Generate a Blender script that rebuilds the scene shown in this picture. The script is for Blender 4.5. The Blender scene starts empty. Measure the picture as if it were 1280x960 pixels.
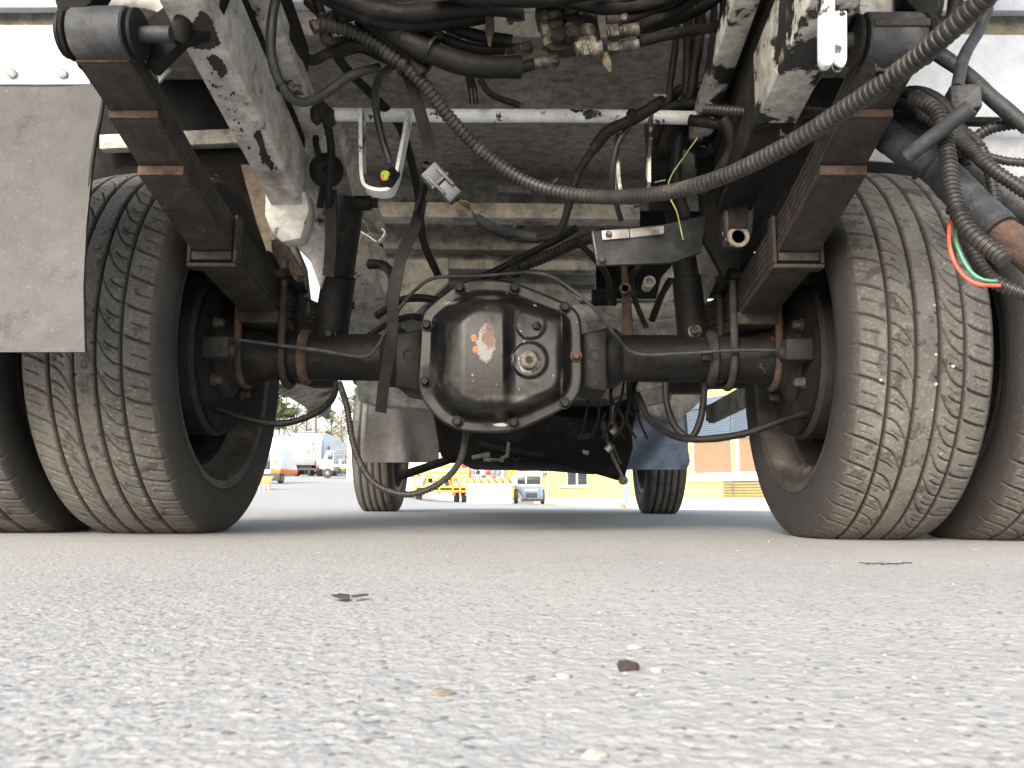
import bpy, bmesh, math, random
import numpy as np
from mathutils import Vector, Matrix, Euler
random.seed(7); rng = np.random.default_rng(7)
R = math.radians
S = bpy.context.scene
COL = S.collection

# ------------------------------------------------------------------ camera, sky, sun, exposure
FPX = 1067.0
cam_d = bpy.data.cameras.new("camera"); cam = bpy.data.objects.new("camera", cam_d); COL.objects.link(cam)
cam_d.sensor_width = 36; cam_d.lens = 36 * FPX / 1280; cam_d.clip_start = .01; cam_d.clip_end = 2000
CR = Matrix.Rotation(R(1.13), 3, 'Z') @ Matrix.Rotation(R(90 + 7.58), 3, 'X') @ Matrix.Rotation(R(.42), 3, 'Z')
CL = Vector((.042, 0, .07))
cam.matrix_world = Matrix.Translation(CL) @ CR.to_4x4()
S.camera = cam
cam_d.dof.use_dof = True; cam_d.dof.focus_distance = 1.6; cam_d.dof.aperture_fstop = 30

w = bpy.data.worlds.new("World"); S.world = w; w.use_nodes = True
nt = w.node_tree; bg = nt.nodes["Background"]
sky = nt.nodes.new("ShaderNodeTexSky"); sky.sky_type = 'NISHITA'; sky.sun_disc = False
SUN_EL, SUN_AZ = 27, 200          # azimuth measured from +Y clockwise: behind the camera and a little left
sky.sun_elevation = R(SUN_EL); sky.sun_rotation = R(SUN_AZ); sky.air_density = 1.3; sky.dust_density = 4; sky.ozone_density = 1
hsv = nt.nodes.new("ShaderNodeHueSaturation"); hsv.inputs['Saturation'].default_value = .65
nt.links.new(sky.outputs[0], hsv.inputs['Color']); nt.links.new(hsv.outputs[0], bg.inputs[0])
bg.inputs[1].default_value = .15
sd = bpy.data.lights.new("sun", 'SUN'); sun = bpy.data.objects.new("sun", sd); COL.objects.link(sun)
sd.energy = .95; sd.angle = R(20); sd.color = (1, .985, .96)
az, el = R(SUN_AZ), R(SUN_EL)
sv = Vector((math.sin(az) * math.cos(el), math.cos(az) * math.cos(el), math.sin(el)))
sun.rotation_euler = sv.to_track_quat('Z', 'Y').to_euler()
S.view_settings.view_transform = 'Standard'; S.view_settings.look = 'None'
S.view_settings.exposure = 1.65; S.view_settings.gamma = 1

def at_plane(px, py, p0, n):
    d = CR @ Vector(((px - 640) / FPX, -(py - 480) / FPX, -1)); return CL + d * ((Vector(p0) - CL).dot(n) / d.dot(n))
def at(px, py, Y):
    """the point of the place that the photo shows at pixel (px, py), Y metres ahead"""
    d = CR @ Vector(((px - 640) / FPX, -(py - 480) / FPX, -1)); t = Y / d.y
    return CL + d * t
def atx(px, py, X):
    d = CR @ Vector(((px - 640) / FPX, -(py - 480) / FPX, -1)); t = (X - CL.x) / d.x
    return CL + d * t

# ------------------------------------------------------------------ materials
def mat(name, c1, c2=None, rough=.6, metal=0., ns=6., chips=(), bump=0., bs=60., spec=.5, coat=0., r2=None, grit=.4):
    """noise-mixed colours, then chip / grease / rust layers (colour, scale, lo, hi, roughness)"""
    m = bpy.data.materials.new(name); m.use_nodes = True
    t = m.node_tree; N = t.nodes; L = t.links; b = N["Principled BSDF"]
    b.inputs['Metallic'].default_value = metal; b.inputs['Specular IOR Level'].default_value = spec
    b.inputs['Coat Weight'].default_value = coat
    tc = N.new("ShaderNodeTexCoord")
    def noise(sc, det=6, r=.6, off=0.):
        mp = N.new("ShaderNodeMapping"); mp.inputs['Location'].default_value = (off, off * 1.7, off * .6)
        L.new(tc.outputs['Object'], mp.inputs[0])
        n = N.new("ShaderNodeTexNoise"); n.inputs['Scale'].default_value = sc; n.inputs['Detail'].default_value = det
        n.inputs['Roughness'].default_value = r; L.new(mp.outputs[0], n.inputs['Vector']); return n.outputs['Fac']
    def ramp(src, lo, hi):
        r = N.new("ShaderNodeMapRange"); r.inputs['From Min'].default_value = lo; r.inputs['From Max'].default_value = hi
        L.new(src, r.inputs['Value']); return r.outputs[0]
    def mix(f, a, c):
        x = N.new("ShaderNodeMix"); x.data_type = 'RGBA'; L.new(f, x.inputs[0])
        if isinstance(a, tuple): x.inputs[6].default_value = (*a, 1)
        else: L.new(a, x.inputs[6])
        x.inputs[7].default_value = (*c, 1); return x.outputs[2]
    def mixf(f, a, c):
        x = N.new("ShaderNodeMix"); L.new(f, x.inputs[0])
        if isinstance(a, float): x.inputs[2].default_value = a
        else: L.new(a, x.inputs[2])
        x.inputs[3].default_value = c; return x.outputs[0]
    c2 = c2 or tuple(v * .75 for v in c1)
    col = mix(ramp(noise(ns), .35, .65), c1, c2)
    ro = mixf(ramp(noise(ns * 2.3, off=3.1), .3, .7), float(rough), r2 if r2 is not None else min(1, rough * 1.25))
    for k, (c, sc, lo, hi, rr) in enumerate(chips):
        f = ramp(noise(sc, 9, .65, 7.3 * (k + 1)), lo, hi)
        col = mix(f, col, c); ro = mixf(f, ro, rr)
    if grit:
        lum = sum(c1) / 3; v = N.new("ShaderNodeMapRange"); v.inputs[1].default_value = .36; v.inputs[2].default_value = .64
        v.inputs[3].default_value = 1 - grit; v.inputs[4].default_value = 1 + grit; L.new(noise(38, 10, .72, 5.3), v.inputs[0])
        g = N.new("ShaderNodeVectorMath"); g.operation = 'SCALE'; L.new(col, g.inputs[0]); L.new(v.outputs[0], g.inputs['Scale']); col = g.outputs[0]
        sp = tuple(x * .25 for x in c1) if lum > .16 else tuple(x * 1.6 + d_ for x, d_ in zip(c1, (.032, .028, .023)))
        f = ramp(noise(210, 4, .7, 9.9), .57, .70)
        f2 = N.new("ShaderNodeMath"); f2.operation = 'MULTIPLY'; f2.inputs[1].default_value = .75; L.new(f, f2.inputs[0])
        f3 = N.new("ShaderNodeMath"); f3.operation = 'MULTIPLY'; L.new(f2.outputs[0], f3.inputs[0]); L.new(ramp(noise(6, 5, .6, 2.2), .38, .62), f3.inputs[1])
        col = mix(f3.outputs[0], col, sp)
    L.new(col, b.inputs['Base Color']); L.new(ro, b.inputs['Roughness'])
    if bump:
        bn = N.new("ShaderNodeBump"); bn.inputs['Strength'].default_value = min(1, bump * 2); bn.inputs['Distance'].default_value = .0025
        L.new(noise(bs, 8, .65, 11.), bn.inputs['Height']); L.new(bn.outputs[0], b.inputs['Normal'])
    m['n'] = 1
    return m
BLK = (.012, .012, .012); RST = (.16, .07, .035); MUD = (.17, .145, .115)
M = {}
M['white'] = mat('dirty_white_paint', (.50, .49, .47), (.36, .35, .33), .5, ns=5, chips=[((.11, .09, .07), 8, .52, .74, .8), (BLK, 13, .605, .66, .5), ((.03, .025, .02), 45, .60, .69, .8), ((.05, .04, .035), 120, .66, .7, .8)], bump=.15, bs=40, grit=0.3)
M['white_chip'] = mat('white_paint_with_black_chips', (.48, .47, .44), (.33, .32, .29), .5, ns=6, chips=[(BLK, 11, .50, .525, .5), ((.20, .18, .13), 30, .6, .7, .8)], bump=.3, bs=30)
M['barwhite'] = mat('glossy_white_paint', (.72, .75, .78), (.6, .62, .62), .35, ns=14, chips=[(BLK, 26, .575, .60, .5)], bump=.2, bs=40, grit=0.12)
M['cream'] = mat('cream_primer', (.50, .48, .43), (.35, .335, .30), .75, ns=4, chips=[((.075, .064, .05), 9, .50, .70, .9), ((.03, .026, .022), 50, .63, .70, .9)], bump=.2, bs=50, grit=0.3)
M['tan'] = mat('muddy_tan_steel', (.17, .14, .105), (.11, .09, .068), .8, ns=8, chips=[((.04, .035, .03), 70, .6, .68, .9), ((.33, .28, .22), 14, .6, .8, .9)], bump=.4, bs=80)
M['floor'] = mat('dusty_brown_underside', (.29, .268, .24), (.195, .178, .16), .75, spec=.3, ns=3, chips=[((.17, .14, .105), 9, .56, .78, .9), ((.035, .03, .026), 22, .60, .72, .9), ((.25, .22, .17), 200, .68, .73, .9)], bump=.25, bs=60)
M['greybeam'] = mat('grey_painted_beam', (.24, .235, .22), (.15, .146, .138), .65, ns=6, chips=[((.04, .036, .032), 13, .54, .7, .8)], bump=.2)
M['spring'] = mat('dusty_spring_steel', (.036, .031, .027), (.021, .019, .017), .7, spec=.3, ns=14, chips=[((.075, .052, .036), 18, .58, .76, .85), ((.11, .095, .08), 90, .63, .75, .9)], bump=.35, bs=120)
M['rust'] = mat('rusty_steel', (.078, .044, .031), (.042, .029, .023), .85, ns=40, chips=[((.06, .045, .04), 60, .55, .7, .9)], bump=.5, bs=150)
M['black'] = mat('greasy_black_steel', (.006, .0063, .007), (.011, .0105, .010), .45, spec=.18, ns=9, chips=[((.020, .018, .016), 7, .56, .8, .8), ((.08, .07, .06), 160, .66, .72, .9)], bump=.25, bs=90)
M['axle'] = mat('black_axle_paint', (.006, .0063, .007), (.010, .0098, .0095), .5, spec=.18, ns=9, chips=[((.016, .013, .011), 8, .54, .72, .85), ((.11, .07, .05), 60, .63, .73, .9)], bump=.3, bs=70)
M['dark'] = mat('dull_dark_steel', (.010, .0095, .009), (.006, .006, .006), .75, spec=.2, ns=10, chips=[((.030, .025, .020), 9, .54, .75, .9), ((.09, .08, .065), 70, .66, .74, .9)], bump=.4, bs=80)
M['bush'] = mat('dark_grey_bush_rubber', (.034, .037, .043), (.022, .024, .028), .55, spec=.35, ns=12, chips=[((.11, .10, .09), 10, .55, .75, .8)], bump=.2, bs=120)
M['hose'] = mat('black_rubber_hose', (.006, .006, .006), (.011, .0105, .010), .5, spec=.2, ns=20, chips=[((.05, .045, .038), 22, .56, .8, .8)], bump=.15, bs=200)
M['hosegrey'] = mat('worn_grey_rubber_hose', (.030, .031, .033), (.018, .018, .019), .35, ns=20, bump=.1, bs=200)
M['conduit'] = mat('black_corrugated_plastic', (.026, .024, .023), (.016, .0155, .015), .45, spec=.35, ns=12, chips=[((.065, .056, .047), 14, .55, .75, .7)])
M['tape'] = mat('wrapped_black_tape', (.028, .031, .036), (.018, .019, .022), .45, spec=.35, ns=18, chips=[((.07, .064, .058), 14, .58, .8, .8)], bump=.3, bs=120)
M['flap'] = mat('dusty_rubber_flap', (.050, .0495, .049), (.033, .0328, .0325), .5, spec=.4, ns=5, chips=[((.060, .055, .049), 3.0, .48, .75, .8), ((.026, .025, .024), 14, .57, .72, .7), ((.18, .17, .155), 55, .66, .70, .8)], bump=.25, bs=140, grit=0.18)
M['flapgrey'] = mat('light_grey_rubber_flap', (.12, .118, .116), (.085, .083, .081), .5, ns=6, chips=[((.08, .075, .07), 8, .52, .75, .8)], bump=.2, grit=0.2)
M['flapblue'] = mat('glossy_grey_flap', (.26, .31, .40), (.13, .155, .20), .4, ns=9, bump=.2, bs=60, grit=0.15)
M['panel'] = mat('pale_fender_panel', (.66, .70, .77), (.54, .58, .65), .55, ns=7, chips=[((.36, .34, .31), 30, .62, .78, .8)], bump=.15, bs=80, grit=0.1)
M['mottle'] = mat('mottled_reflection_panel', (.29, .26, .21), (.19, .185, .12), .7, ns=18, chips=[((.42, .38, .32), 12, .55, .7, .8)], bump=.2)  # brown-green mottling puts a reflection of the surroundings into the panel colour
M['alu'] = mat('dull_aluminium', (.34, .34, .335), (.2, .2, .195), .5, .5, ns=30, bump=.2)
M['fitting'] = mat('greasy_zinc_fitting', (.14, .13, .105), (.06, .054, .044), .5, .35, ns=60, chips=[((.022, .018, .014), 30, .45, .56, .7), ((.26, .2, .11), 50, .62, .7, .9)], bump=.5, bs=120)
M['grime'] = mat('caked_oily_grime', (.022, .019, .015), (.013, .012, .010), .6, ns=50, chips=[((.10, .08, .05), 40, .62, .75, .9)], bump=.9, bs=70)
M['plug'] = mat('grey_plastic_plug', (.06, .064, .068), (.036, .038, .041), .45, ns=20, bump=.1)
M['yellowgreen'] = mat('yellow_green_plastic', (.38, .46, .04), None, .4)
M['red'] = mat('red_plastic', (.6, .04, .03), None, .4)
M['wire_red'] = mat('red_wire_sheath', (.62, .09, .045), None, .45); M['wire_green'] = mat('green_wire_sheath', (.10, .28, .18), None, .45)
M['wire_yellow'] = mat('yellow_wire_sheath', (.22, .20, .04), (.06, .12, .04), .45, ns=40)
M['wire_brown'] = mat('brown_wire_sheath', (.22, .10, .05), None, .5)
M['drum'] = mat('brake_drum_iron', (.014, .012, .011), (.009, .0085, .008), .7, ns=15, chips=[((.045, .034, .026), 12, .55, .75, .9)], bump=.4)
M['rim'] = mat('grimy_steel_rim', (.060, .053, .046), (.035, .032, .029), .55, ns=9, chips=[((.11, .088, .065), 14, .55, .7, .85)], bump=.25)
M['blackchip'] = mat('black_paint_flaking_to_cream', (.010, .010, .010), (.016, .015, .014), .5, ns=8, chips=[((.30, .28, .23), 24, .60, .615, .7)], bump=.3)
M['quartz'] = mat('pale_quartz_chip', (.5, .49, .47), (.35, .34, .33), .6, ns=150)
M['wood'] = mat('frayed_cable_tie', (.09, .075, .05), None, .8, ns=60)

def tyre_mat():
    m = bpy.data.materials.new('dusty_tyre_rubber'); m.use_nodes = True; t = m.node_tree; N = t.nodes; L = t.links; b = N["Principled BSDF"]
    a = N.new("ShaderNodeAttribute"); a.attribute_name = 'dust'
    tc = N.new("ShaderNodeTexCoord")
    def noise(s, d=8):
        n = N.new("ShaderNodeTexNoise"); n.inputs['Scale'].default_value = s; n.inputs['Detail'].default_value = d; n.inputs['Roughness'].default_value = .65
        L.new(tc.outputs['Object'], n.inputs['Vector']); return n.outputs['Fac']
    def rng_(s, lo, hi, a0=0, a1=1):
        r = N.new("ShaderNodeMapRange"); r.inputs[1].default_value = lo; r.inputs[2].default_value = hi; r.inputs[3].default_value = a0; r.inputs[4].default_value = a1
        L.new(s, r.inputs[0]); return r.outputs[0]
    def mul(x, y):
        r = N.new("ShaderNodeMath"); r.operation = 'MULTIPLY'; L.new(x, r.inputs[0]); L.new(y, r.inputs[1]); return r.outputs[0]
    def mix(f, x, c):
        q = N.new("ShaderNodeMix"); q.data_type = 'RGBA'; L.new(f, q.inputs[0])
        if isinstance(x, tuple): q.inputs[6].default_value = (*x, 1)
        else: L.new(x, q.inputs[6])
        q.inputs[7].default_value = (*c, 1); return q.outputs[2]
    col = mix(rng_(noise(6), .35, .65), (.022, .021, .021), (.034, .032, .031))
    col = mix(mul(a.outputs['Fac'], rng_(noise(14), .28, .62, .45, 1)), col, (.150, .144, .130))
    col = mix(mul(a.outputs['Fac'], rng_(noise(190, 4), .54, .66, 0, .7)), col, (.24, .225, .195))
    col = mix(mul(a.outputs['Fac'], rng_(noise(30), .56, .62, 0, .7)), col, (.032, .030, .027))
    L.new(col, b.inputs['Base Color']); b.inputs['Roughness'].default_value = .75; b.inputs['Specular IOR Level'].default_value = .35
    bn = N.new("ShaderNodeBump"); bn.inputs['Strength'].default_value = .8; bn.inputs['Distance'].default_value = .002
    L.new(noise(160), bn.inputs['Height']); L.new(bn.outputs[0], b.inputs['Normal'])
    return m
M['tyre'] = tyre_mat()

# ------------------------------------------------------------------ mesh helpers
def wm(o):
    m = o.matrix_basis.copy()
    return m if o.parent is None else wm(o.parent) @ o.matrix_parent_inverse @ m
def adopt(o, parent):
    if parent is not None:
        o.parent = parent; o.matrix_parent_inverse = wm(parent).inverted()
class MB:
    def __init__(s): s.v = []; s.f = []
    def add(s, vs, fs):
        n = len(s.v); s.v += [tuple(v) for v in vs]; s.f += [tuple(i + n for i in f) for f in fs]; return s
    def box(s, c, size, rot=None):
        c = Vector(c); m = rot or Matrix.Identity(3); hx, hy, hz = [q / 2 for q in size]
        vs = [c + m @ Vector((x, y, z)) for x in (-hx, hx) for y in (-hy, hy) for z in (-hz, hz)]
        return s.add(vs, [(0, 1, 3, 2), (4, 6, 7, 5), (0, 4, 5, 1), (2, 3, 7, 6), (0, 2, 6, 4), (1, 5, 7, 3)])
    def prism(s, pts, ext):
        """polygon of world points pushed along ext"""
        n = len(pts); e = Vector(ext); a = [Vector(p) for p in pts]; b = [p + e for p in a]
        return s.add(a + b, [tuple(range(n)), tuple(range(2 * n - 1, n - 1, -1))] + [(i, i + n, (i + 1) % n + n, (i + 1) % n) for i in range(n)])
    def beam(s, p0, p1, wd, ht, up=(0, 0, 1)):
        p0, p1 = Vector(p0), Vector(p1); d = (p1 - p0).normalized(); x = d.cross(Vector(up)).normalized(); z = x.cross(d)
        vs = [p + x * a * wd / 2 + z * b * ht / 2 for p in (p0, p1) for a, b in ((-1, -1), (1, -1), (1, 1), (-1, 1))]
        return s.add(vs, [(3, 2, 1, 0), (4, 5, 6, 7)] + [(i, (i + 1) % 4, (i + 1) % 4 + 4, i + 4) for i in range(4)])
    def cyl(s, p0, p1, r0, r1=None, n=20):
        return s.sweep([Vector(p0), Vector(p1)], [r0, r0 if r1 is None else r1], n)
    def sweep(s, pts, rad, n=12, sec=None, up=None):
        k = len(pts); base = len(s.v); vs = []
        T = [(pts[min(i + 1, k - 1)] - pts[max(i - 1, 0)]).normalized() for i in range(k)]
        x = T[0].cross(Vector(up) if up else (Vector((0, 0, 1)) if abs(T[0].z) < .9 else Vector((0, 1, 0)))).normalized()
        for i in range(k):
            x = (x - T[i] * x.dot(T[i])).normalized(); y = T[i].cross(x)
            if sec: vs += [pts[i] + x * a + y * b for a, b in sec]
            else: vs += [pts[i] + (x * math.cos(2 * math.pi * j / n) + y * math.sin(2 * math.pi * j / n)) * rad[i] for j in range(n)]
        if sec: n = len(sec)
        fs = [(i * n + j, i * n + (j + 1) % n, (i + 1) * n + (j + 1) % n, (i + 1) * n + j) for i in range(k - 1) for j in range(n)]
        fs += [tuple(range(n - 1, -1, -1)), tuple(range((k - 1) * n, k * n))]
        return s.add(vs, fs)
    def lathe(s, c, axis, prof, n=48, closed=False):
        """prof = [(offset along axis, radius)...]"""
        c = Vector(c); ax = Vector(axis).normalized(); x = ax.orthogonal().normalized(); y = ax.cross(x); vs = []
        for a, r in prof: vs += [c + ax * a + (x * math.cos(2 * math.pi * j / n) + y * math.sin(2 * math.pi * j / n)) * r for j in range(n)]
        k = len(prof); kk = k if closed else k - 1
        fs = [(i * n + j, i * n + (j + 1) % n, ((i + 1) % k) * n + (j + 1) % n, ((i + 1) % k) * n + j) for i in range(kk) for j in range(n)]
        if not closed: fs += [tuple(range(n - 1, -1, -1)), tuple(range((k - 1) * n, k * n))]
        return s.add(vs, fs)
    def build(s, name, m, parent=None, bevel=0., smooth=35, label=None, kind=None):
        me = bpy.data.meshes.new(name); me.from_pydata(s.v, [], s.f)
        bm = bmesh.new(); bm.from_mesh(me); bmesh.ops.recalc_face_normals(bm, faces=bm.faces)
        if bevel:
            es = [e for e in bm.edges if len(e.link_faces) == 2 and e.calc_face_angle(0) > .6]
            bmesh.ops.bevel(bm, geom=es, offset=bevel, segments=2, profile=.5, affect='EDGES', clamp_overlap=True)
        bm.to_mesh(me); bm.free()
        if smooth:
            me.shade_smooth(); me.set_sharp_from_angle(angle=R(smooth))
        for mm in (m if isinstance(m, (list, tuple)) else [m]): me.materials.append(M[mm] if isinstance(mm, str) else mm)
        o = bpy.data.objects.new(name, me); COL.objects.link(o)
        adopt(o, parent)
        if label: o['label'] = label
        if kind: o['kind'] = kind
        return o
def spline(P, step=.006):
    P = [Vector(p) for p in P]; Q = [P[0] * 2 - P[1]] + P + [P[-1] * 2 - P[-2]]; out = []
    for i in range(1, len(Q) - 2):
        a, b, c, d = Q[i - 1:i + 3]; n = max(2, int((c - b).length / step))
        for j in range(n):
            t = j / n
            out.append(.5 * (2 * b + (c - a) * t + (2 * a - 5 * b + 4 * c - d) * t * t + (3 * b - a - 3 * c + d) * t ** 3))
    return out + [P[-1]]
def hose(name, pts, r, m, parent, label=None, wob=.06, n=12, world=False):
    P = [Vector(p) if world else at(*p) for p in pts]
    ph = random.random() * 9
    if r > .0045 and len(P) > 2: P = [P[0]] + [p.lerp(q, .5 + .08 * math.sin(ph + i)) + Vector((math.sin(ph * 3 + i * 2.1), 0, math.cos(ph * 2 + i * 1.7))) * .0016 if False else p + Vector((math.sin(ph * 3 + i * 2.1), 0, math.cos(ph * 2 + i * 1.7))) * .0016 for i, (p, q) in enumerate(zip(P[1:-1], P[2:]))] + [P[-1]]
    s = spline(P, max(.006, r * .8)); k = len(s)
    rad = [r * (1 + wob * math.sin(ph + i * .7) * math.sin(i * .23 + ph)) for i in range(k)]
    return MB().sweep(s, rad, n).build(name, m, parent, smooth=50, label=label)
def conduit(name, pts, r, parent, pitch=.0075, m='conduit', label=None, n=16):
    s = spline([at(*p) for p in pts], .002); d = [0]
    for a, b in zip(s, s[1:]): d.append(d[-1] + (b - a).length)
    tot = d[-1]; P = []; rad = []; sa = np.array([tuple(p) for p in s]); da = np.array(d)
    for k in range(int(tot / pitch)):
        for f, q in ((0, .84), (.14, .84), (.3, 1), (.72, 1), (.86, .84)):
            x = (k + f) * pitch; P.append(Vector([float(np.interp(x, da, sa[:, i])) for i in range(3)])); rad.append(r * q)
    # smoothed tangents: resample keeps the path, so the frames stay steady
    return MB().sweep(P, rad, n).build(name, m, parent, smooth=40, label=label)
def wrapped(name, pts, r, parent, m='tape', label=None, turn=.03):
    s = spline([at(*p) for p in pts], .004); rad = []; x = 0
    for i, p in enumerate(s):
        if i: x += (p - s[i - 1]).length
        rad.append(r * (1 + .05 * ((x / turn) % 1) + .02 * math.sin(i * .31)))
    return MB().sweep(s, rad, 18).build(name, m, parent, smooth=30, label=label)
def poly(name, pts, ext, m, parent, bevel=.002, label=None):
    return MB().prism([at(*p) for p in pts], ext).build(name, m, parent, bevel=bevel, label=label)
def strap(name, pts, wd, th, m, parent, up=(0, 1, 0), world=False, label=None):
    P = spline([Vector(p) if world else at(*p) for p in pts], .006)
    a, b = wd / 2, th / 2
    k = len(P); mb = MB(); vs = []
    U = Vector(up)
    for i in range(k):
        T = (P[min(i + 1, k - 1)] - P[max(i - 1, 0)]).normalized(); x = (U - T * U.dot(T)).normalized(); y = T.cross(x)
        vs += [P[i] + x * p + y * q for p, q in ((-a, -b), (a, -b), (a, b), (-a, b))]
    fs = [(i * 4 + j, i * 4 + (j + 1) % 4, (i + 1) * 4 + (j + 1) % 4, (i + 1) * 4 + j) for i in range(k - 1) for j in range(4)] + [(3, 2, 1, 0), tuple(range((k - 1) * 4, k * 4))]
    mb.add(vs, fs); return mb.build(name, m, parent, label=label)
def empty(name, loc, parent=None, rz=0, label=None, cat=None, group=None):
    o = bpy.data.objects.new(name, None); COL.objects.link(o); o.location = loc; o.rotation_euler = (0, 0, rz); o.empty_display_size = .1
    adopt(o, parent)
    if label: o['label'] = label
    if cat: o['category'] = cat
    if group: o['group'] = group
    return o
def tag(o, label, cat, group=None):
    o['label'] = label; o['category'] = cat
    if group: o['group'] = group
    return o
def hexbolt(name, c, ax, r, h, m, parent, washer=True, label=None):
    c = Vector(c); ax = Vector(ax).normalized(); b = MB()
    if washer: b.lathe(c, ax, [(0, r * 1.45), (h * .25, r * 1.45)], 20)
    b.lathe(c + ax * h * .25, ax, [(0, r * 1.1), (h * .7, r * 1.1), (h, r * .85)], 6)
    return b.build(name, m, parent, smooth=25, label=label)
def ss(a, b, x): t = np.clip((x - a) / (b - a), 0, 1); return t * t * (3 - 2 * t)

# ------------------------------------------------------------------ ground
def gz(x, y):
    x = np.asarray(x, float); y = np.asarray(y, float)
    up = .036 * np.maximum(0, y - 20) * ss(2.5, 8.5, -x - .04 * (y - 20)) * (1 - .0*y)
    up = np.minimum(up, 4.5)
    dn = np.minimum(.0118 * np.maximum(0, y - 5), .33) * ss(-4, 5, x) + np.minimum(.005 * np.maximum(0, y - 5), .13) * ss(-9, -3, x) * (1 - ss(-4, 5, x))
    return up - dn
def hash2(i, j, k):
    h = (i * 374761393 + j * 668265263 + k * 2147483647) & 0x7fffffff
    h = ((h ^ (h >> 13)) * 1274126177) & 0x7fffffff
    return ((h ^ (h >> 16)) & 0xffff) / 65535.0
def pebbles(x, y, cell, k):
    gx, gy = np.floor(x / cell).astype(np.int64), np.floor(y / cell).astype(np.int64); out = np.zeros_like(x)
    for di in (-1, 0, 1):
        for dj in (-1, 0, 1):
            i, j = gx + di, gy + dj
            cx = (i + .15 + .7 * hash2(i, j, k)) * cell; cy = (j + .15 + .7 * hash2(i, j, k + 1)) * cell
            rr = cell * (.25 + .4 * hash2(i, j, k + 2)); d = np.hypot(x - cx, y - cy) / rr
            out = np.maximum(out, np.sqrt(np.maximum(0, 1 - d * d)) * (.35 + .65 * hash2(i, j, k + 3)))
    return out
def lines(lo, hi, st, g, far0, far1):
    a = list(np.arange(lo, hi, st)); p, s = a[-1], st
    while p < far1: s = min(s * g, 25); p += s; a.append(p)
    p, s, b = a[0], st, []
    while p > far0: s = min(s * g, 25); p -= s; b.append(p)
    return np.array(b[::-1] + a)
gx, gy = lines(-.26, .32, .0024, 1.05, -500, 500), lines(.17, .55, .0024, 1.05, -300, 700)
X, Y = np.meshgrid(gx, gy); sp = np.maximum(np.gradient(gx)[None, :] + 0 * X, np.gradient(gy)[:, None] + 0 * X)
fade = np.clip(.010 / sp - .15, 0, 1)
Z = gz(X, Y)
Z = Z + fade * (.0005 * pebbles(X, Y, .0115, 3) + .0005 * pebbles(X, Y, .0070, 11) - .0005) + .0015 * np.sin(X * 9 + Y * 4) * np.sin(Y * 7 - X * 3) * np.clip(fade + .3, 0, 1)
def grid_mesh(name, X, Y, Z, wrap=False):
    r, c = X.shape; me = bpy.data.meshes.new(name)
    co = np.stack([X, Y, Z], -1).reshape(-1, 3).astype(np.float32)
    i = np.arange((r if wrap else r - 1))[:, None] * c; i2 = ((np.arange(r if wrap else r - 1) + 1) % r)[:, None] * c; j = np.arange(c - 1)[None, :]
    F = np.stack([i + j, i + j + 1, i2 + j + 1, i2 + j], -1).reshape(-1, 4).astype(np.int32)
    me.vertices.add(len(co)); me.vertices.foreach_set('co', co.ravel())
    me.loops.add(F.size); me.loops.foreach_set('vertex_index', F.ravel())
    me.polygons.add(len(F)); me.polygons.foreach_set('loop_start', np.arange(len(F), dtype=np.int32) * 4)
    me.update(calc_edges=True); me.shade_smooth(); return me
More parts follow.
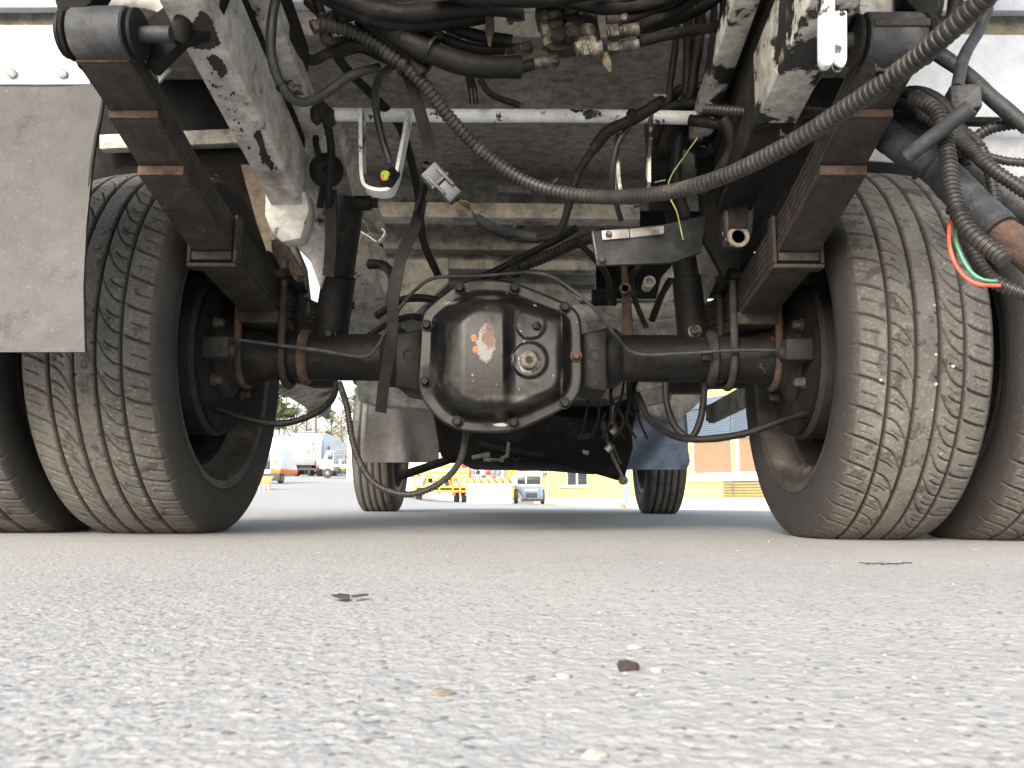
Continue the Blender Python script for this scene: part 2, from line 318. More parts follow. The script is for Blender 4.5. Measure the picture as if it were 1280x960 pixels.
def ground_mat():
    m = bpy.data.materials.new('worn_light_asphalt'); m.use_nodes = True; t = m.node_tree; N = t.nodes; L = t.links; b = N["Principled BSDF"]
    tc = N.new("ShaderNodeTexCoord").outputs['Object']
    def noise(s, d=6, r=.6):
        n = N.new("ShaderNodeTexNoise"); n.inputs['Scale'].default_value = s; n.inputs['Detail'].default_value = d; n.inputs['Roughness'].default_value = r
        L.new(tc, n.inputs['Vector']); return n
    def vor(s, feat='F1'):
        n = N.new("ShaderNodeTexVoronoi"); n.inputs['Scale'].default_value = s; n.feature = feat; L.new(tc, n.inputs['Vector']); return n
    def rg(s, lo, hi, a=0, c=1):
        r = N.new("ShaderNodeMapRange"); r.inputs[1].default_value = lo; r.inputs[2].default_value = hi; r.inputs[3].default_value = a; r.inputs[4].default_value = c
        L.new(s, r.inputs[0]); return r.outputs[0]
    def mix(f, x, c):
        q = N.new("ShaderNodeMix"); q.data_type = 'RGBA'
        if isinstance(f, float): q.inputs[0].default_value = f
        else: L.new(f, q.inputs[0])
        for s, v in ((6, x), (7, c)):
            if isinstance(v, tuple): q.inputs[s].default_value = (*v, 1)
            else: L.new(v, q.inputs[s])
        return q.outputs[2]
    v1 = vor(170); v2 = vor(380); v3 = vor(70)
    sx = N.new("ShaderNodeSeparateColor"); L.new(v1.outputs['Color'], sx.inputs[0])
    cr = N.new("ShaderNodeValToRGB"); L.new(sx.outputs[0], cr.inputs[0]); e = cr.color_ramp.elements
    e[0].position = 0; e[0].color = (.29, .295, .30, 1); e[1].position = 1; e[1].color = (.42, .41, .39, 1)
    for p, c in ((.25, (.34, .34, .34)), (.5, (.37, .37, .365)), (.7, (.32, .325, .335)), (.86, (.39, .365, .33))):
        q = e.new(p); q.color = (*c, 1)
    sx2 = N.new("ShaderNodeSeparateColor"); L.new(v2.outputs['Color'], sx2.inputs[0])
    s3 = N.new("ShaderNodeSeparateColor"); L.new(v3.outputs['Color'], s3.inputs[0])
    col = mix(rg(v1.outputs['Distance'], .30, .62), cr.outputs[0], (.32, .32, .315))       # stones set in a paler binder
    big = N.new("ShaderNodeMath"); big.operation = 'MULTIPLY'; L.new(rg(s3.outputs[0], .66, .7), big.inputs[0]); L.new(rg(v3.outputs['Distance'], .32, .40, .8, 0), big.inputs[1])
    col = mix(big.outputs[0], col, (.25, .265, .285))
    big2 = N.new("ShaderNodeMath"); big2.operation = 'MULTIPLY'; L.new(rg(s3.outputs[1], .86, .88), big2.inputs[0]); L.new(rg(v3.outputs['Distance'], .26, .32, .8, 0), big2.inputs[1])
    col = mix(big2.outputs[0], col, (.36, .34, .31))
    col = mix(rg(sx2.outputs[1], .90, .93, 0, .4), col, (.44, .43, .40))
    col = mix(rg(sx2.outputs[2], .93, .95, 0, .5), col, (.14, .135, .13))
    col = mix(rg(noise(2.2, 8).outputs[0], .42, .66, 0, .6), col, (.375, .365, .34))       # sand and dust
    col = mix(rg(noise(.7, 8).outputs[0], .5, .7, 0, .25), col, (.28, .285, .29))
    col = mix(rg(noise(5.5, 8).outputs[0], .50, .62, 0, .4), col, (.29, .295, .30))       # greyer worn patches
    col = mix(rg(noise(3.1, 9, .7).outputs[0], .56, .66, 0, .5), col, (.37, .34, .295))
    col = mix(rg(sx2.outputs[0], .955, .97, 0, .8), col, (.10, .10, .10))
    col = mix(rg(noise(420, 2).outputs[0], .5, .75, 0, .3), col, (.28, .285, .29))
    L.new(col, b.inputs['Base Color']); b.inputs['Roughness'].default_value = .85; b.inputs['Specular IOR Level'].default_value = .4
    a = N.new("ShaderNodeMath"); a.operation = 'ADD'; L.new(rg(v1.outputs['Distance'], 0, .7, 1, 0), a.inputs[0]); L.new(rg(v2.outputs['Distance'], 0, .7, .5, 0), a.inputs[1])
    a2 = N.new("ShaderNodeMath"); a2.operation = 'ADD'; L.new(a.outputs[0], a2.inputs[0]); L.new(rg(noise(300, 5, .7).outputs[0], .2, .8, 0, .8), a2.inputs[1])
    bn = N.new("ShaderNodeBump"); bn.inputs['Strength'].default_value = .5; bn.inputs['Distance'].default_value = .0015
    L.new(a2.outputs[0], bn.inputs['Height']); L.new(bn.outputs[0], b.inputs['Normal'])
    return m
M['ground'] = ground_mat()
gm = grid_mesh('ground', X, Y, Z); gm.materials.append(M['ground'])
go = bpy.data.objects.new('ground', gm); COL.objects.link(go); go['kind'] = 'structure'

# ------------------------------------------------------------------ the truck
TR = empty('truck', (0, 2.9, 0), label='white utility truck seen from underneath behind its rear axle, twin rear wheels on grey asphalt', cat='truck')
AX, AZ, RAD = 1.65, .341, .352        # rear axle distance and height

def tyre_mesh(name, W, RO, RB, res, detail=True):
    C = 2 * math.pi * RO; P = C / 44; nv = int(C / res); half = W / 2; tw = half - .018
    us = np.linspace(-tw, tw, int(2 * tw / res)); v = np.arange(nv) * C / nv
    U, V = np.meshgrid(us, v)
    crown = RO - .010 * (np.abs(U) / tw) ** 2.6
    G = np.zeros_like(U); gs = [-.0335 * W / .222 * 1.62, -.0165 * W / .222, .0165 * W / .222, .0335 * W / .222 * 1.62]
    for g in gs: G = np.maximum(G, 1 - ss(.0025, .0040, np.abs(U - g)))
    if detail:
        def cut(c, wd, mask, k=1.): nonlocal G; G = np.maximum(G, .8 * k * (1 - ss(wd * .5, wd * .5 + .0012, np.abs((V - c + P / 2) % P - P / 2))) * mask)
        s0 = gs[3] + .004
        for sgn in (1, -1):
            u = U * sgn; t = np.clip((u - s0) / (tw - s0), 0, 1)
            inn = ss(s0 - .001, s0 + .004, u)
            cut(sgn * (.34 * P * t ** .6), .0034, inn * (t > .03))
            cut(sgn * (.34 * P * t ** .6) + .5 * P, .0014, (t > .30) * (t < .95) * 1., .8)
            cut(sgn * (.30 * P * t ** .6) + .25 * P, .0004, (t > .35) * (t < .8) * 1., .35)
            t2 = (u - gs[2]) / (gs[3] - gs[2]); rib = (t2 > 0) * (t2 < 1) * 1.
            cut(sgn * (-1.05 * P * np.clip(1 - t2, 0, 1) ** 2.2), .0022, rib * (t2 > .06))
            cut(sgn * (-.75 * P * np.clip(1 - t2, 0, 1) ** 2.2) + .5 * P, .0018, rib * (t2 > .38))
            cut(sgn * (.55 * P * t2) + .2 * P, .0005, rib * (t2 > .3) * (t2 < .75), .5)
            cut(.3 * P + 0 * u, .0014, (u > gs[2] - .006) * (u < gs[2] + .001) * 1.)
    depth = .0065
    rad = crown - depth * G
    # sidewalls
    q = np.array([(0, 0), (.004, .0035), (.0085, .010), (.0120, .020), (.0155, .034), (.0180, .052), (.0165, .070), (.012, .088), (.004, .100), (-.004, .106)])
    k = (RO - .010 - RB) / .106
    A = np.linspace(0, 1, 26); idx = np.linspace(0, len(q) - 1, 26)
    sw = np.stack([np.interp(idx, range(len(q)), q[:, 0]), np.interp(idx, range(len(q)), q[:, 1])], -1)[1:]
    ridge = .0008 * np.sin(np.arange(25) * 2.1) * 0
    def side(sgn):
        u = sgn * (tw + sw[:, 0]); r = RO - .010 - sw[:, 1] * k + ridge
        lug = np.zeros((nv, 25))
        if detail:                                            # shoulder grooves run a little way down the sidewall
            c = sgn * .34 * P; f = (1 - ss(.001, .0025, np.abs((v - c + P / 2) % P - P / 2)))[:, None] * (np.arange(25) < 6)[None, :]
            lug = .0035 * f
            lug = lug + .0008 * ((np.arange(25) == 9) | (np.arange(25) == 17))[None, :] * -1
        return np.tile(u, (nv, 1)), np.tile(r, (nv, 1)) - lug
    ul, rl = side(-1); ur, rr = side(1)
    Ua = np.hstack([ul[:, ::-1], U, ur]); Ra = np.hstack([rl[:, ::-1], rad, rr])
    th = (v / RO)[:, None] + 0 * Ua
    dust = np.hstack([np.zeros_like(ul) + np.linspace(0, .55, 25)[None, :] ** 2.2, (1 - G) * (.55 + .45 * (1 - (np.abs(U) / tw) ** 6)), np.zeros_like(ur) + (np.linspace(.55, 0, 25)[None, :]) ** 2.2])
    # flatten the contact patch slightly
    Yc = np.cos(th) * Ra; Zc = np.sin(th) * Ra
    lim = -AZ; Zc = np.where(Zc < lim, lim + (Zc - lim) * .1, Zc)
    me = grid_mesh(name, Ua, Yc, Zc, wrap=True)
    at_ = me.attributes.new('dust', 'FLOAT', 'POINT'); at_.data.foreach_set('value', dust.ravel().astype(np.float32))
    me.materials.append(M['tyre']); return me
tyA = tyre_mesh('tyre', .235, RAD, .250, .0018)
tyB = tyre_mesh('tyre', .185, RAD, .235, .005, False)

def rim_parts(wh, x, y, side, inner, W, rb):
    """side = -1 / +1: which way is outboard"""
    s = side; h = W / 2
    mb = MB(); ax = (s, 0, 0)
    # barrel as a closed shell; offset measured outboard from the inboard flange
    p = [(-h + .018, rb + .012), (-h + .014, rb - .001), (-h + .030, rb - .006), (-h + .050, rb - .010), (-h + .065, rb - .030), (h - .07, rb - .030), (h - .05, rb - .010), (h - .020, rb - .002), (h - .018, rb + .012)]
    inn = [(a, r - .006) for a, r in p[::-1]]; inn[0] = (h - .012, rb + .008); inn[-1] = (-h + .010, rb + .008)
    mb.lathe((x, y, AZ), ax, p + inn, 72, closed=True); mb.build('rim', 'rim', wh, smooth=50)
    d = h - .075 if inner else -h + .08
    q = [(d, rb - .032), (d - .004, rb - .07), (d - .02, .135), (d - .02, .075), (d - .012, .075), (d - .012, .13), (d + .004, rb - .07), (d + .008, rb - .032)]
    MB().lathe((x, y, AZ), ax, q, 48, closed=True).build('wheel_disc', 'rim', wh, smooth=40)
def wheel(x, y, me, side, inner, W, rb):
    wh = empty('wheel', (x, y, 0), TR)
    t = bpy.data.objects.new('tyre', me); COL.objects.link(t); t.location = (x, y, AZ); t.rotation_euler = (0, 0, 0)
    adopt(t, wh)
    if side > 0: t.rotation_euler = (0, 0, math.pi)
    else: t.rotation_euler = (R(3.3), 0, 0)
    rim_parts(wh, x, y, side, inner, W, rb); return wh
for s in (-1, 1):
    wheel(s * .6545, AX, tyA, s, True, .235, .250)
    wheel(s * .925, AX, tyA, s, False, .235, .250)
    wheel(s * .668, 4.15, tyB, s, True, .185, .235)
    # brake drum, backing plate and hub inside the inner wheel
    b = MB(); b.lathe((s * .56, AX, AZ), (s, 0, 0), [(0, .148), (.008, .156), (.075, .154), (.085, .145), (.09, .08)], 48)
    dr = b.build('brake_drum', 'drum', TR, smooth=40)
    MB().lathe((s * .548, AX, AZ), (s, 0, 0), [(0, .06), (0, .135), (.004, .149), (.010, .149)], 48).build('backing_plate', 'dark', dr)
    MB().lathe((s * .50, AX, AZ), (s, 0, 0), [(0, .05), (.012, .058), (.035, .062), (.05, .085), (.06, .09)], 32).build('axle_hub', 'drum', TR)
    for a in (35, 150, 215, 320):
        hexbolt('bolt', (s * .548, AX + .10 * math.cos(R(a)), AZ + .10 * math.sin(R(a))), (-s, 0, 0), .008, .014, 'rim', dr)
    c = MB(); c.box((s * .525, AX - .12, AZ - .005), (.05, .045, .04)); c.cyl((s * .49, AX - .125, AZ - .01), (s * .53, AX - .125, AZ - .01), .012, n=12); c.build('wheel_cylinder', 'drum', dr, bevel=.006)

# pale stones wedged in the tread of the right inner tyre
for px, py, q in ((1167, 382, 3.4), (1169, 443, 3.), (1191, 458, 3.), (1169, 480, 3.4), (1165, 512, 2.2), (1162, 535, 2.4), (1101, 475, 2.6), (1175, 567, 2.), (1180, 330, 2.), (1198, 310, 1.8), (1150, 620, 2.)):
    d = CR @ Vector(((px - 640) / FPX, -(py - 480) / FPX, -1)); a_ = d.y ** 2 + d.z ** 2; b2 = 2 * (d.y * (CL.y - AX) + d.z * (CL.z - AZ)); c_ = (CL.y - AX) ** 2 + (CL.z - AZ) ** 2 - (RAD - .002) ** 2
    t_ = (-b2 - math.sqrt(max(0, b2 * b2 - 4 * a_ * c_))) / (2 * a_); c = CL + d * t_; r_ = q * .00105
    MB().lathe(c, (d.x, d.y, d.z), [(-r_ * .8, r_ * .35), (-r_ * .4, r_ * .9), (r_ * .2, r_), (r_ * .8, r_ * .5)], 7).build('stone', 'quartz', [o for o in TR.children if o.name.startswith('wheel')][3] if False else TR, smooth=30)
# --- rear axle
for s in (-1, 1):
    e0, e1 = (s * .165, s * .51)
    b = MB(); b.lathe((e0, AX, AZ), (s, 0, 0), [(0, .052), (.03, .050), (.05, .046), (.30, .046), (.335, .056), (.350, .056)], 40)
    b.build('axle_tube', 'axle', TR, smooth=35)
    MB().lathe((s * .385, AX, AZ), (s, 0, 0), [(0, .049), (.006, .055), (.016, .055), (.02, .049)], 36).build('axle_collar', 'rust' if s < 0 else 'spring', TR)

DH = MB()
FY = 1.53
out = [(578, 349), (634, 349), (680, 367), (716, 383), (727, 397), (729, 481), (717, 506), (643, 542), (578, 541), (548, 526), (526, 498), (522, 478), (526, 398), (531, 386)]
cx0, cy0 = 628., 446.
def resample(poly_, n, it=2):
    P = np.array(poly_, float)
    for _ in range(it):
        Q = np.roll(P, -1, 0); P = np.stack([P * .8 + Q * .2, P * .2 + Q * .8], 1).reshape(-1, 2)
    Q = np.vstack([P, P[:1]]); d = np.r_[0, np.cumsum(np.hypot(*np.diff(Q, axis=0).T))]
    s = np.linspace(0, d[-1], n, endpoint=False); return np.stack([np.interp(s, d, Q[:, i]) for i in (0, 1)], -1)
O = resample(out, 180); NR = 64
dh = empty('differential', (0, FY, AZ), TR)
# housing behind the cover
b = MB(); sc = [at(cx0 + (x - cx0) * .93, cy0 + (y - cy0) * .93, FY + .012) for x, y in O[::6]]; sc2 = [at(cx0 + (x - cx0) * .75, cy0 + (y - cy0) * .7, FY + .20) for x, y in O[::6]]
n = len(sc); b.add(sc + sc2, [tuple(range(n)), tuple(range(2 * n - 1, n - 1, -1))] + [(i, i + n, (i + 1) % n + n, (i + 1) % n) for i in range(n)])
b.cyl((0, FY + .19, AZ - .02), (0, FY + .36, AZ - .03), .07, .045, 24)
b.build('differential_housing', 'black', dh)
V = []; F = []
for k in range(NR + 1):
    t = k / (NR + 1)
    for (x, y) in O:
        px, py = x + (cx0 - x) * t, y + (cy0 - y) * t; D = math.hypot(x - px, y - py)
        h = .048 * float(ss(13, 34, D)) - .004 * float(1 - ss(0, 2, D))
        vy = max(0, 1 - ((py - 446) / 92.) ** 2) ** .5
        bl = float(ss(545, 582, px)) * (1 - float(ss(628, 639, px)))
        h += .020 * bl * vy * float(ss(18, 44, D))
        h -= .010 * float(ss(636, 645, px)) * float(ss(22, 34, D)) * (1 - .8 * float(ss(0, 1, (py - 380) / 150.)))
        h += .006 * (1 - float(ss(20, 24, math.hypot(px - 662, py - 450)))) + .0055 * (1 - float(ss(17, 20, math.hypot(px - 663, py - 405)))) + .003 * (1 - float(ss(9, 12, math.hypot(px - 662, py - 450))))
        V.append(at(px, py, FY - .006 - h))
n = len(O); k0 = NR * n
for k in range(NR):
    for j in range(n): F.append((k * n + j, k * n + (j + 1) % n, (k + 1) * n + (j + 1) % n, (k + 1) * n + j))
V.append(sum((V[k0 + j] for j in range(n)), Vector()) / n); F += [(k0 + j, k0 + (j + 1) % n, len(V) - 1) for j in range(n)]
bk = len(V); V += [at(x, y, FY + .008) for x, y in O]; F += [(j, (j + 1) % n, bk + (j + 1) % n, bk + j) for j in range(n)]
def cover_mat():
    m = mat('black_cover_paint', (.0055, .0058, .0068), (.009, .009, .0095), .33, spec=.3, ns=7, chips=[((.010, .0095, .009), 5, .50, .72, .6), ((.018, .016, .014), 12, .54, .72, .8), ((.40, .39, .37), 85, .675, .69, .7)], bump=.12, bs=40)
    t = m.node_tree; N = t.nodes; L = t.links; bs = N["Principled BSDF"]
    src = bs.inputs['Base Color'].links[0].from_socket; tc = N.new("ShaderNodeTexCoord").outputs['Object']
    nz = N.new("ShaderNodeTexNoise"); nz.inputs['Scale'].default_value = 70; nz.inputs['Detail'].default_value = 9; nz.inputs['Roughness'].default_value = .75; L.new(tc, nz.inputs['Vector'])
    def blob(c, rx, rz, wob, lo, hi, colr, src, n2=None):
        mp = N.new("ShaderNodeMapping"); mp.vector_type = 'POINT'; mp.inputs['Location'].default_value = (-c.x / rx, 0, -c.z / rz); mp.inputs['Scale'].default_value = (1 / rx, 0, 1 / rz)
        L.new(tc, mp.inputs[0]); ln = N.new("ShaderNodeVectorMath"); ln.operation = 'LENGTH'; L.new(mp.outputs[0], ln.inputs[0])
        ad = N.new("ShaderNodeMath"); ad.operation = 'MULTIPLY_ADD'; L.new(nz.outputs[0], ad.inputs[0]); ad.inputs[1].default_value = wob; L.new(ln.outputs['Value'], ad.inputs[2])
        r = N.new("ShaderNodeMapRange"); r.inputs[1].default_value = hi + wob * .5; r.inputs[2].default_value = lo + wob * .5; L.new(ad.outputs[0], r.inputs[0])
        q = N.new("ShaderNodeMix"); q.data_type = 'RGBA'; L.new(r.outputs[0], q.inputs[0]); L.new(src, q.inputs[6]); q.inputs[7].default_value = (*colr, 1); return q.outputs[2]
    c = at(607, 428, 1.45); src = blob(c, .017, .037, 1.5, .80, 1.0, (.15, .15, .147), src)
    c = at(610, 421, 1.45); src = blob(c, .011, .021, 3.4, .80, 1.1, (.085, .032, .018), src)
    for px, py in ((592, 421), (594, 436)): src = blob(at(px, py, 1.45), .0055, .0065, .5, .9, 1.0, (.24, .065, .010), src)
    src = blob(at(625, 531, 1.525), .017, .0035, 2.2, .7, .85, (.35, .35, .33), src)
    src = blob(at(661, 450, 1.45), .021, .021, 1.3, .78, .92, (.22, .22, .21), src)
    for px, py, a_, b_, cc in ((612, 372, .02, .006, (.10, .095, .085)), (702, 410, .0015, .030, (.12, .115, .11)), (702, 480, .003, .022, (.13, .125, .12)), (570, 460, .012, .05, (.035, .033, .031)), (640, 500, .06, .008, (.05, .045, .04)), (560, 375, .02, .004, (.12, .115, .11))):  # upright pale streaks: a highlight put into the colour; others scuffs and dust
        src = blob(at(px, py, 1.5), a_, b_, 3.5, .3, 1.2, cc, src)
    L.new(src, bs.inputs['Base Color']); return m
M['cover'] = cover_mat()
cv = MB(); cv.v = [tuple(p) for p in V]; cv.f = F
cv.build('differential_cover', 'cover', dh, smooth=60)
for (bx, by) in ((575, 361), (643.5, 361), (706, 385), (720, 445), (706, 504), (642, 528), (572, 527), (531.5, 477), (533.5, 407)):
    c = at(bx, by, FY - .007)
    hexbolt('bolt', c, (0, -1, 0), .0075, .011, 'rust' if (bx, by) == (720, 445) else 'black', dh)
c = at(661, 450, FY - .063); b = MB()
b.lathe(c, (0, -1, 0), [(-.01, .0165), (.003, .0165), (.005, .014)], 28)
pl = b.build('drain_plug', 'fitting', dh)
MB().lathe(c + Vector((0, -.006, 0)), (0, -1, 0), [(-.004, .0072), (.0006, .0072), (.0006, .006)], 6).build('plug_socket', 'black', dh)
MB().lathe(at(671, 407, FY - .054), (.3, -1, .1), [(-.004, .008), (.003, .008), (.004, .006)], 5).build('weld_lug', 'black', dh)
# bearing blocks either side of the cover
for s, x0, x1, hx in ((-1, 494, 527, 511), (1, 727, 759, 744)):
    b = MB(); p = [at(x0, 416, 1.56), at(x1, 411, 1.56), at(x1, 490, 1.56), at(x0, 484, 1.56)]
    b.prism(p, (0, .17, 0)); blk = b.build('bearing_block', 'black', dh, bevel=.006)
    MB().lathe(at(hx, 444, 1.5605), (0, -1, 0), [(-.002, .0125), (.002, .0125), (.002, .009), (-.001, .008)], 24).build('block_boss', 'axle', dh)
    xx = at(x0 if s < 0 else x1, 447, 1.6).x
    MB().lathe((xx - s * .01, AX, AZ), (s, 0, 0), [(0, .056), (.012, .060), (.03, .058), (.04, .050)], 36).build('axle_neck', 'black', dh)

# --- leaf springs
YS = np.array([.93, 1.043, 1.132, 1.334, 1.65, 1.95, 2.15, 2.32]); ZS = np.array([.628, .596, .573, .520, .468, .515, .565, .615])
def zmain(y):
    return float(np.interp(y, YS, np.convolve(np.r_[ZS[0], ZS, ZS[-1]], [.12, .76, .12], 'valid')))
for s in (-1, 1):
    sp_ = empty('leaf_spring', (s * .472, AX, .43), TR); xc = s * .472; ey = atx(130, 43, xc) if s < 0 else atx(1113, 51, xc)
    for k, (y0, y1) in enumerate(((.93, 2.32), (.945, 2.3), (.958, 2.25), (1.043, 2.18), (1.132, 2.1), (1.33, 1.95))):
        ys = np.linspace(y0, y1, 40); th = .0105 if k < 4 else .014
        off = .011 * k + (.004 if k > 4 else 0)
        ws = .0325
        vs = []
        for y in ys:
            z = zmain(y) - off; vs += [(xc - ws, y, z - th), (xc + ws, y, z - th), (xc + ws, y, z - .0006), (xc - ws, y, z - .0006)]
        nn = len(ys); fs = [(i * 4 + j, i * 4 + (j + 1) % 4, (i + 1) * 4 + (j + 1) % 4, (i + 1) * 4 + j) for i in range(nn - 1) for j in range(4)] + [(3, 2, 1, 0), tuple(range(nn * 4 - 4, nn * 4))]
        lf = MB().add(vs, fs).build('leaf', 'spring', sp_, bevel=.0015)
        if k in (2, 3, 4): MB().box((xc, y0 - .0012, zmain(y0) - off - th / 2), (ws * 1.98, .003, th * .96)).build('leaf_end', 'rust', sp_, bevel=.0008)
    MB().lathe((xc - s * .034, ey.y, ey.z), (s, 0, 0), [(0, .022), (0, .030), (.002, .032), (.062, .032), (.066, .030), (.066, .022)], 40).build('spring_eye', 'bush', sp_, smooth=40)
    for q, r_ in ((-.046, .030), (.034, .031), (.041, .028)):
        MB().lathe((xc + s * q, ey.y, ey.z), (s, 0, 0), [(0, r_ - .004), (.002, r_), (.006, r_), (.008, r_ - .004)], 36).build('bush_washer', 'hose' if q > .035 else 'dark', sp_)
    MB().lathe((xc - s * .082, ey.y, ey.z), (s, 0, 0), [(0, .0095), (.115, .0095)], 18).build('shackle_pin', 'bush', sp_)
    hexbolt('pin_nut', (xc + s * .046, ey.y, ey.z), (s, 0, 0), .011, .008, 'dark', sp_)
    # clip and clamps
    yc = 1.345; zt = zmain(yc) + .004; zb = zmain(yc) - .075
    for q in (-1, 1): MB().box((xc + q * .0375, yc, (zt + zb) / 2), (.006, .028, zt - zb)).build('spring_clip', 'spring', sp_, bevel=.002)
    MB().box((xc, yc, zb - .004), (.081, .028, .007)).build('spring_clip', 'spring', sp_, bevel=.002)
    MB().box((xc, AX, .4075), (.075, .14, .024)).build('spring_seat', 'spring', sp_, bevel=.003)
    MB().box((xc, AX, zmain(AX) + .009), (.10, .15, .014)).build('clamp_plate', 'dark', sp_, bevel=.003)
    for q in (-1, 1):
        xx = xc + q * .0425; pts = [(xx, AX - .056, .52), (xx, AX - .057, .44), (xx, AX - .0565, .36)] + [(xx, AX - .0565 * math.cos(a), AZ - .0565 * math.sin(a)) for a in np.linspace(.3, math.pi - .3, 9)] + [(xx, AX + .0565, .36), (xx, AX + .057, .52)]
        MB().sweep(spline(pts, .006), [.0075] * len(spline(pts, .006)), 12).build('u_bolt', 'rust' if q * s > 0 else 'spring', sp_)
        for dy in (-.0565, .0565): hexbolt('nut', (xx, AX + dy, .487), (0, 0, 1), .011, .014, 'dark', sp_)
    MB().lathe((xc, AX - .03, .49), (0, 0, 1), [(0, .03), (.02, .028), (.05, .012), (.056, .005)], 24).build('bump_stop', 'hose', sp_)

# --- rear hangers and mudguard panels
poly('hanger_plate', [(77, 30, .93), (112, 4, .93), (150, -60, .93), (50, -60, .93)], (0, .03, 0), 'dark', TR)
poly('hanger_plate', [(97, 84, .96), (84, 50, .96), (76, 28, .96), (96, 8, .96), (123, 22, .96), (120, 60, .96)], (0, .03, 0), 'dark', TR)
poly('hanger_bracket', [(171, 42, .99), (176, 30, .99), (230, -12, .99), (262, -60, .99), (300, -60, .99), (262, 40, .99), (228, 50, .99), (192, 86, .99), (184, 84, .99)], (0, .02, 0), 'dark', TR, .002)
hose('bracket_brace', [(226, 12, .97), (228, 30, .98), (224, 50, .99)], .012, 'hose', TR)
# right side: white shackle plates
for x0, x1, y0, y1, yy in ((1026, 1045, -80, 82, .83), (1043, 1060, 12, 84, .865)):
    b = MB(); w2 = (x1 - x0) / 2; c = (x0 + x1) / 2
    ps = [(x0, y0, yy), (x1, y0, yy), (x1, y1 - 14, yy)] + [(c + w2 * math.cos(a), y1 - 14 + 14 * math.sin(a), yy) for a in np.linspace(.3, math.pi - .3, 7)] + [(x0, y1 - 14, yy)]
    b.prism([at(*p) for p in ps], (0, .014, 0)); b.build('shackle_plate', 'barwhite', TR, bevel=.003)
poly('hanger_bracket', [(1178, -60, .96), (1130, -60, .96), (1131, -2, .96), (1168, 36, .96), (1171, 26, .96)], (0, .03, 0), 'dark', TR)
poly('hanger_plate', [(1073, -40, 1.0), (1118, -40, 1.0), (1120, 12, 1.0), (1108, 21, 1.0), (1075, 19, 1.0)], (0, .02, 0), 'white', TR)
poly('hanger_plate', [(142, -40, 1.0), (210, -40, 1.0), (205, 18, 1.0), (180, 10, 1.0), (135, 14, 1.0)], (0, .02, 0), 'white', TR)
# left fender panel, rivets and flap
fp = empty('mudguard', (-.8, 1.1, .5), TR)
poly('mudguard_panel', [(-260, 31, 1.16), (84, 31, 1.16), (112, 98, 1.16), (113, 105, 1.155), (-260, 105, 1.155)], (0, .006, .0), 'panel', fp, .001)
for px in (15, 78, -50): MB().lathe(at(px, 92, 1.155), (0, -1, 0), [(0, .0075), (.002, .007), (.0038, .004)], 14).build('rivet', 'alu', fp)
def flap(edge_r, edge_l, ytop, ybot, Ytop, Ybot, wave, m, name='mudflap', nu=30, nv=40, parent=None, th=.005, corner=0, label=None):
    P = []; 
    for j in range(nv + 1):
        v = j / nv; py = ytop + (ybot - ytop) * v; xr = edge_r(py); xl = edge_l(py)
        for i in range(nu + 1):
            u = i / nu; P.append(at(xl + (xr - xl) * u, py + corner * max(0, u - .93) * -60 * (v > .999), Ytop + (Ybot - Ytop) * v + wave(u, v)))
    n0 = len(P); P2 = [p + Vector((0, th, 0)) for p in P]; W_ = nu + 1
    fs = []
    for j in range(nv):
        for i in range(nu):
            a = j * W_ + i; fs.append((a, a + 1, a + W_ + 1, a + W_)); fs.append((a + n0, a + W_ + n0, a + W_ + 1 + n0, a + 1 + n0))
    for i in range(nu):
        fs.append((i, i + n0, i + 1 + n0, i + 1)); a = nv * W_ + i; fs.append((a, a + 1, a + 1 + n0, a + n0))
    for j in range(nv):
        a = j * W_; fs.append((a, a + W_, a + W_ + n0, a + n0)); a = j * W_ + nu; fs.append((a, a + n0, a + W_ + n0, a + W_))
    return MB().add(P + P2, fs).build(name, m, parent or TR, smooth=50, label=label)
flap(lambda y: float(np.interp(y, [104, 135, 200, 280, 360, 440], [131, 127, 116, 108, 104, 106])), lambda y: -200, 104, 440, 1.15, 1.10,
     lambda u, v: -.012 * math.sin(u * 5) * v - .02 * max(0, u - .82) * (1 - v) + .01 * math.sin(v * 3 + u * 2), 'flap', parent=fp, label='grey dusty rubber mudflap')
hose('flap_edge', [(132, 104, 1.146), (127, 140, 1.146), (116, 200, 1.14), (108, 280, 1.13), (104, 360, 1.12), (106, 439, 1.11)], .0028, 'hose', fp)
# right fender panel
fp2 = empty('mudguard', (.85, 1.2, .6), TR)
poly('mudguard_panel', [(1128, 42, 1.42), (1500, 46, 1.42), (1500, 146, 1.42), (1094, 146, 1.42)], (0, .006, 0), 'panel', fp2, .001)
poly('mudguard_panel', [(1088, 156, 1.44), (1500, 156, 1.44), (1500, 330, 1.5), (1225, 230, 1.5), (1150, 205, 1.5), (1080, 200, 1.5)], (0, .006, 0), 'panel', fp2, .001)
strap('mudguard_rib', [(1100, 150, 1.41), (1200, 152, 1.41), (1320, 156, 1.41)], .02, .008, 'dark', fp2, up=(0, 1, 0))
for px in (1145, 1205, 1262): MB().lathe(at(px, 136, 1.42), (0, -1, 0), [(0, .0075), (.002, .007), (.0038, .004)], 14).build('rivet', 'alu', fp2)
# body sill above both mudguards
for x0, x1, z0 in ((-260, 97, 10), (1150, 1520, 14)):
    poly('sill_panel', [(x0, z0, 1.5), (x1, z0, 1.5), (x1, z0 + 34, 1.5), (x0, z0 + 34, 1.5)], (0, .02, 0), 'mottle', TR)
    poly('sill_trim', [(x0, -60, 1.46), (x1 + (200 if x0 < 0 else 0), -60, 1.46), (x1 + (200 if x0 < 0 else 0), z0 - 1, 1.46), (x0, z0 - 1, 1.46)], (0, .02, 0), 'panel', TR)

